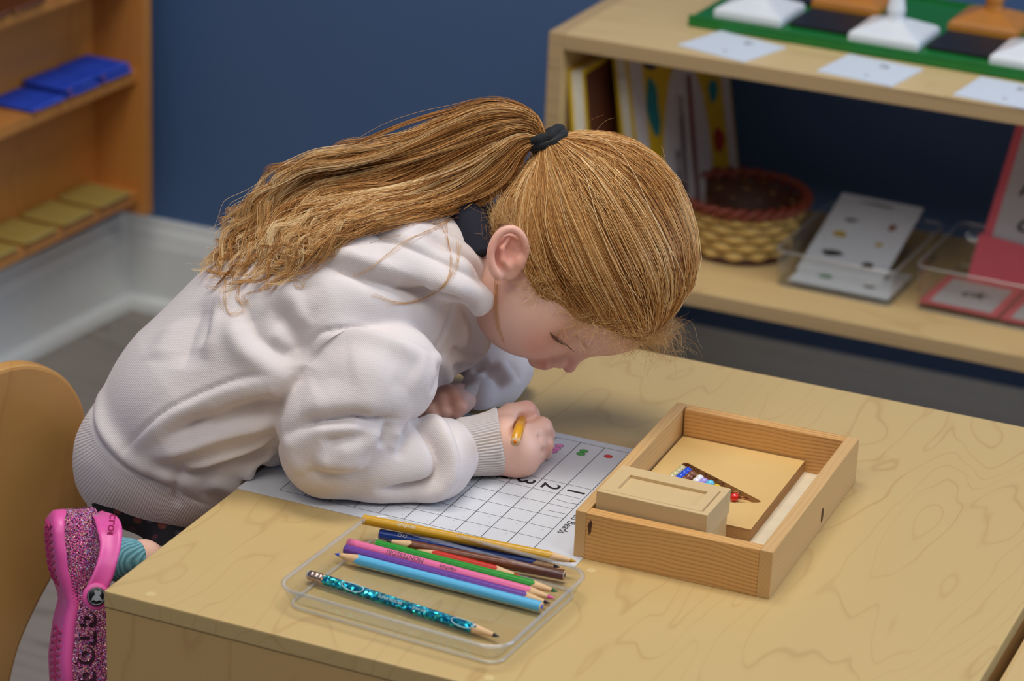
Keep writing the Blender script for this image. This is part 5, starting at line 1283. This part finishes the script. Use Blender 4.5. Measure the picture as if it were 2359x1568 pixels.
# ponytail: locks laid over the back of the hoodie
GD = [[(1250, 306), (1228, 268), (1150, 254), (1040, 292), (930, 338), (820, 368), (720, 392), (640, 440), (575, 500), (515, 565), (482, 632)],
      [(1246, 310), (1205, 285), (1110, 300), (1000, 340), (890, 375), (780, 392), (690, 400), (625, 460), (575, 530), (520, 605), (474, 652)],
      [(1244, 314), (1195, 300), (1120, 330), (1020, 375), (920, 415), (820, 430), (720, 455), (650, 510), (605, 570), (565, 625), (500, 662)],
      [(1244, 318), (1195, 318), (1140, 360), (1050, 415), (950, 445), (850, 450), (750, 470), (670, 520), (620, 580), (590, 630), (560, 655)],
      [(1242, 322), (1195, 335), (1155, 385), (1080, 440), (980, 480), (880, 500), (780, 535), (720, 580), (680, 610), (650, 630), (620, 650)],
      [(1244, 326), (1205, 350), (1170, 400), (1110, 440), (1020, 470), (940, 490), (850, 500), (770, 530), (705, 575), (660, 600), (640, 640)],
      [(1248, 302), (1215, 262), (1120, 270), (1020, 300), (930, 330), (850, 355), (790, 372), (740, 400), (690, 440), (640, 470), (600, 510)]]
KQ = 46
tt = np.linspace(0, 1, KQ); guides = []
def solid(px, py, bvs=(bv_h, bvH)):
    z = [h[2] for h in (cast(b, px, py) for b in bvs) if h is not None]; return min(z) if z else None
for g in GD:
    P, t_ = resample(g, 4); s_ = np.linspace(0, 1, KQ); P = np.stack([np.interp(s_, t_, P[:, i]) for i in (0, 1)], 1); guides.append(P)
guides = np.array(guides)
strands, cols, rad = [], [], []
wts = np.array([1.1, 1.1, 1.2, 1.2, 1.3, 1.1, .7]); wts /= wts.sum()
for lk in range(170):
    g = rng.choice(7, p=wts); g2 = rng.choice([max(0, g - 1), min(5, g + 1)]) if g < 6 else 0
    w = rng.random() * .9; ctr = guides[g] * (1 - w) + guides[g2] * w
    spread = np.clip(tt * 5, .12, 1); off = rng.normal(size=2) * np.array([13, 15])
    ctr = ctr + off * spread[:, None]
    f1, p1, a1 = 1.2 + rng.random() * 1.6, rng.random() * 6.28, 5 + 8 * rng.random()
    tan = np.gradient(ctr, axis=0); tan /= np.linalg.norm(tan, axis=1)[:, None]; nrm_ = np.stack([-tan[:, 1], tan[:, 0]], 1)
    cur = 3 + 3.5 * rng.random(); ca = (8 + 18 * rng.random()) * np.clip((tt - .55) / .32, 0, 1) ** 1.2
    ctr = ctr + nrm_ * (a1 * np.sin(f1 * tt * 6.28 + p1) * np.clip(tt * 2.2, 0, 1))[:, None]
    lend = .88 + .16 * rng.random() if g < 6 else .9
    cph = tt * cur * 6.28 + rng.random() * 6.28
    curlxy = np.stack([ca * np.cos(cph), ca * np.sin(cph)], 1); curld = ca * np.sin(cph + .7) * .4 * .00033
    # depth of the cloth below
    dz = [solid(x, y) for x, y in ctr]
    known = [i for i, z in enumerate(dz) if z is not None and z < 2.35]
    edge = 2.165
    zi = np.array([dz[i] if i in set(known) else np.nan for i in range(KQ)])
    zi = np.where(np.isnan(zi), edge, np.minimum(zi, 2.19)); zi[:4] = np.minimum(zi[:4], 2.160); zi[0:3] = 2.158
    zs = zi.copy()
    for _ in range(3): zs = np.minimum(zi, np.convolve(np.pad(zs, 2, mode='edge'), np.ones(5) / 5, 'valid'))
    zs = np.convolve(np.pad(zs, 2, mode='edge'), np.ones(5) / 5, 'valid')
    lift = .0025 + .009 * rng.random(); shade = rng.normal() * .21 + (-.12 if g == 6 else 0)
    nst = int(19 + 14 * rng.random()); lw = 3.0 + 3.2 * rng.random()
    for _ in range(nst):
        o2 = rng.normal(size=2) * lw; ph2 = rng.normal() * .35; loose = rng.random() < .07; le = lend * (.86 + .14 * rng.random())
        tq = tt * le; P = np.stack([np.interp(tq, tt, ctr[:, i] + curlxy[:, i]) for i in (0, 1)], 1)
        pin = (1 - .55 * np.exp(-((tt - .45) / .25) ** 2)) * np.clip(tt * 6, .35, 1) * (1 - .45 * np.clip((tt - .6) / .4, 0, 1))
        P = P + o2 * pin[:, None] + (nrm_ * (2.0 * np.sin(tt * 11 + ph2 * 9))[:, None])
        if loose: P = P + nrm_ * (rng.normal() * 26 * np.sin(tt * 3.14 * (.8 + rng.random())))[:, None] * tt[:, None]
        z = np.interp(tq, tt, zs + curld) - (.0012 + lift * np.clip(tt * 8, .2, 1) + abs(rng.normal()) * .0016)
        strands.append(np.stack([(P[:, 0] - CX) * z / FPX, -(P[:, 1] - CY) * z / FPX, z], 1))
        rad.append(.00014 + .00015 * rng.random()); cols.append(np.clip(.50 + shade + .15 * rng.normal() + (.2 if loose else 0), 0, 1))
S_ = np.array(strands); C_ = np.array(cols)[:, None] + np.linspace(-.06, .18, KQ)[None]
ST = k2w(S_.reshape(-1, 3)).reshape(-1, KQ, 3)
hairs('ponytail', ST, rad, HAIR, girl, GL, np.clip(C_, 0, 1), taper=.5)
# long loose hairs over the hoodie
LG = [[(1085, 470), (1010, 520), (930, 560), (850, 620), (812, 640)], [(1018, 505), (1035, 560), (1040, 610), (1020, 660), (960, 695), (900, 700)], [(1060, 560), (1050, 620), (1010, 670), (930, 700), (860, 680)], [(660, 650), (690, 640), (700, 655), (690, 665), (680, 655), (690, 630)],
      [(560, 640), (545, 680), (560, 700), (575, 690)], [(520, 640), (515, 690), (530, 720), (560, 710), (545, 690)], [(640, 620), (620, 660), (560, 680), (570, 705)], [(900, 470), (820, 520), (760, 600), (700, 640)], [(1140, 640), (1145, 700), (1150, 760)], [(1150, 650), (1138, 720), (1160, 790)]]
L, cl = [], []
for g in LG:
    for q in range(5):
        P, t_ = resample([(x + rng.normal() * 4, y + rng.normal() * 4) for x, y in g], 4); s_ = np.linspace(0, 1, 20); P = np.stack([np.interp(s_, t_, P[:, i]) for i in (0, 1)], 1)
        z = np.array([(solid(x, y, (bv_h, bv_b)) or 2.15) for x, y in P]) - .0012; z = np.minimum(z, np.convolve(np.pad(z, 1, mode='edge'), np.ones(3) / 3, 'valid'))
        L.append(k2w(np.stack([(P[:, 0] - CX) * z / FPX, -(P[:, 1] - CY) * z / FPX, z], 1))); cl.append(.6 + .2 * rng.random())
hairs('loose_hair', np.array(L), np.full(len(L), .00013), HAIR, girl, GL, np.array(cl), taper=.6)
# hair tie
HT_ = NT('black_terry_hair_tie'); n_ = HT_.noise(HT_.coord(), 700, 3); HT_.color(HT_.mix(n_, rgb(14, 16, 18), rgb(48, 52, 56))); HT_.v(HT_.b, 'Roughness', .95); HT_.bump(n_, 1.0, .0012); HT_ = HT_.m
axd = unit_(np.array([-.42, .82, -.1])); e1 = unit_(np.cross(axd, [0, 0, 1.0])); e2 = np.cross(axd, e1)
c0 = K(1263, 320, 2.158)
for k, (o_, rr) in enumerate(((-.0022, .0122), (.0026, .0115))):
    P = [k2w(c0 + axd * (o_ + .0008 * math.sin(3 * a)) + (e1 * math.cos(a) + e2 * math.sin(a)) * rr) for a in [2 * math.pi * i / 40 for i in range(40)]]
    tube('hair_tie', P, [.0044 + .0004 * math.sin(5 * a) for a in range(40)], HT_, girl, 10, closed=True, off=GL)
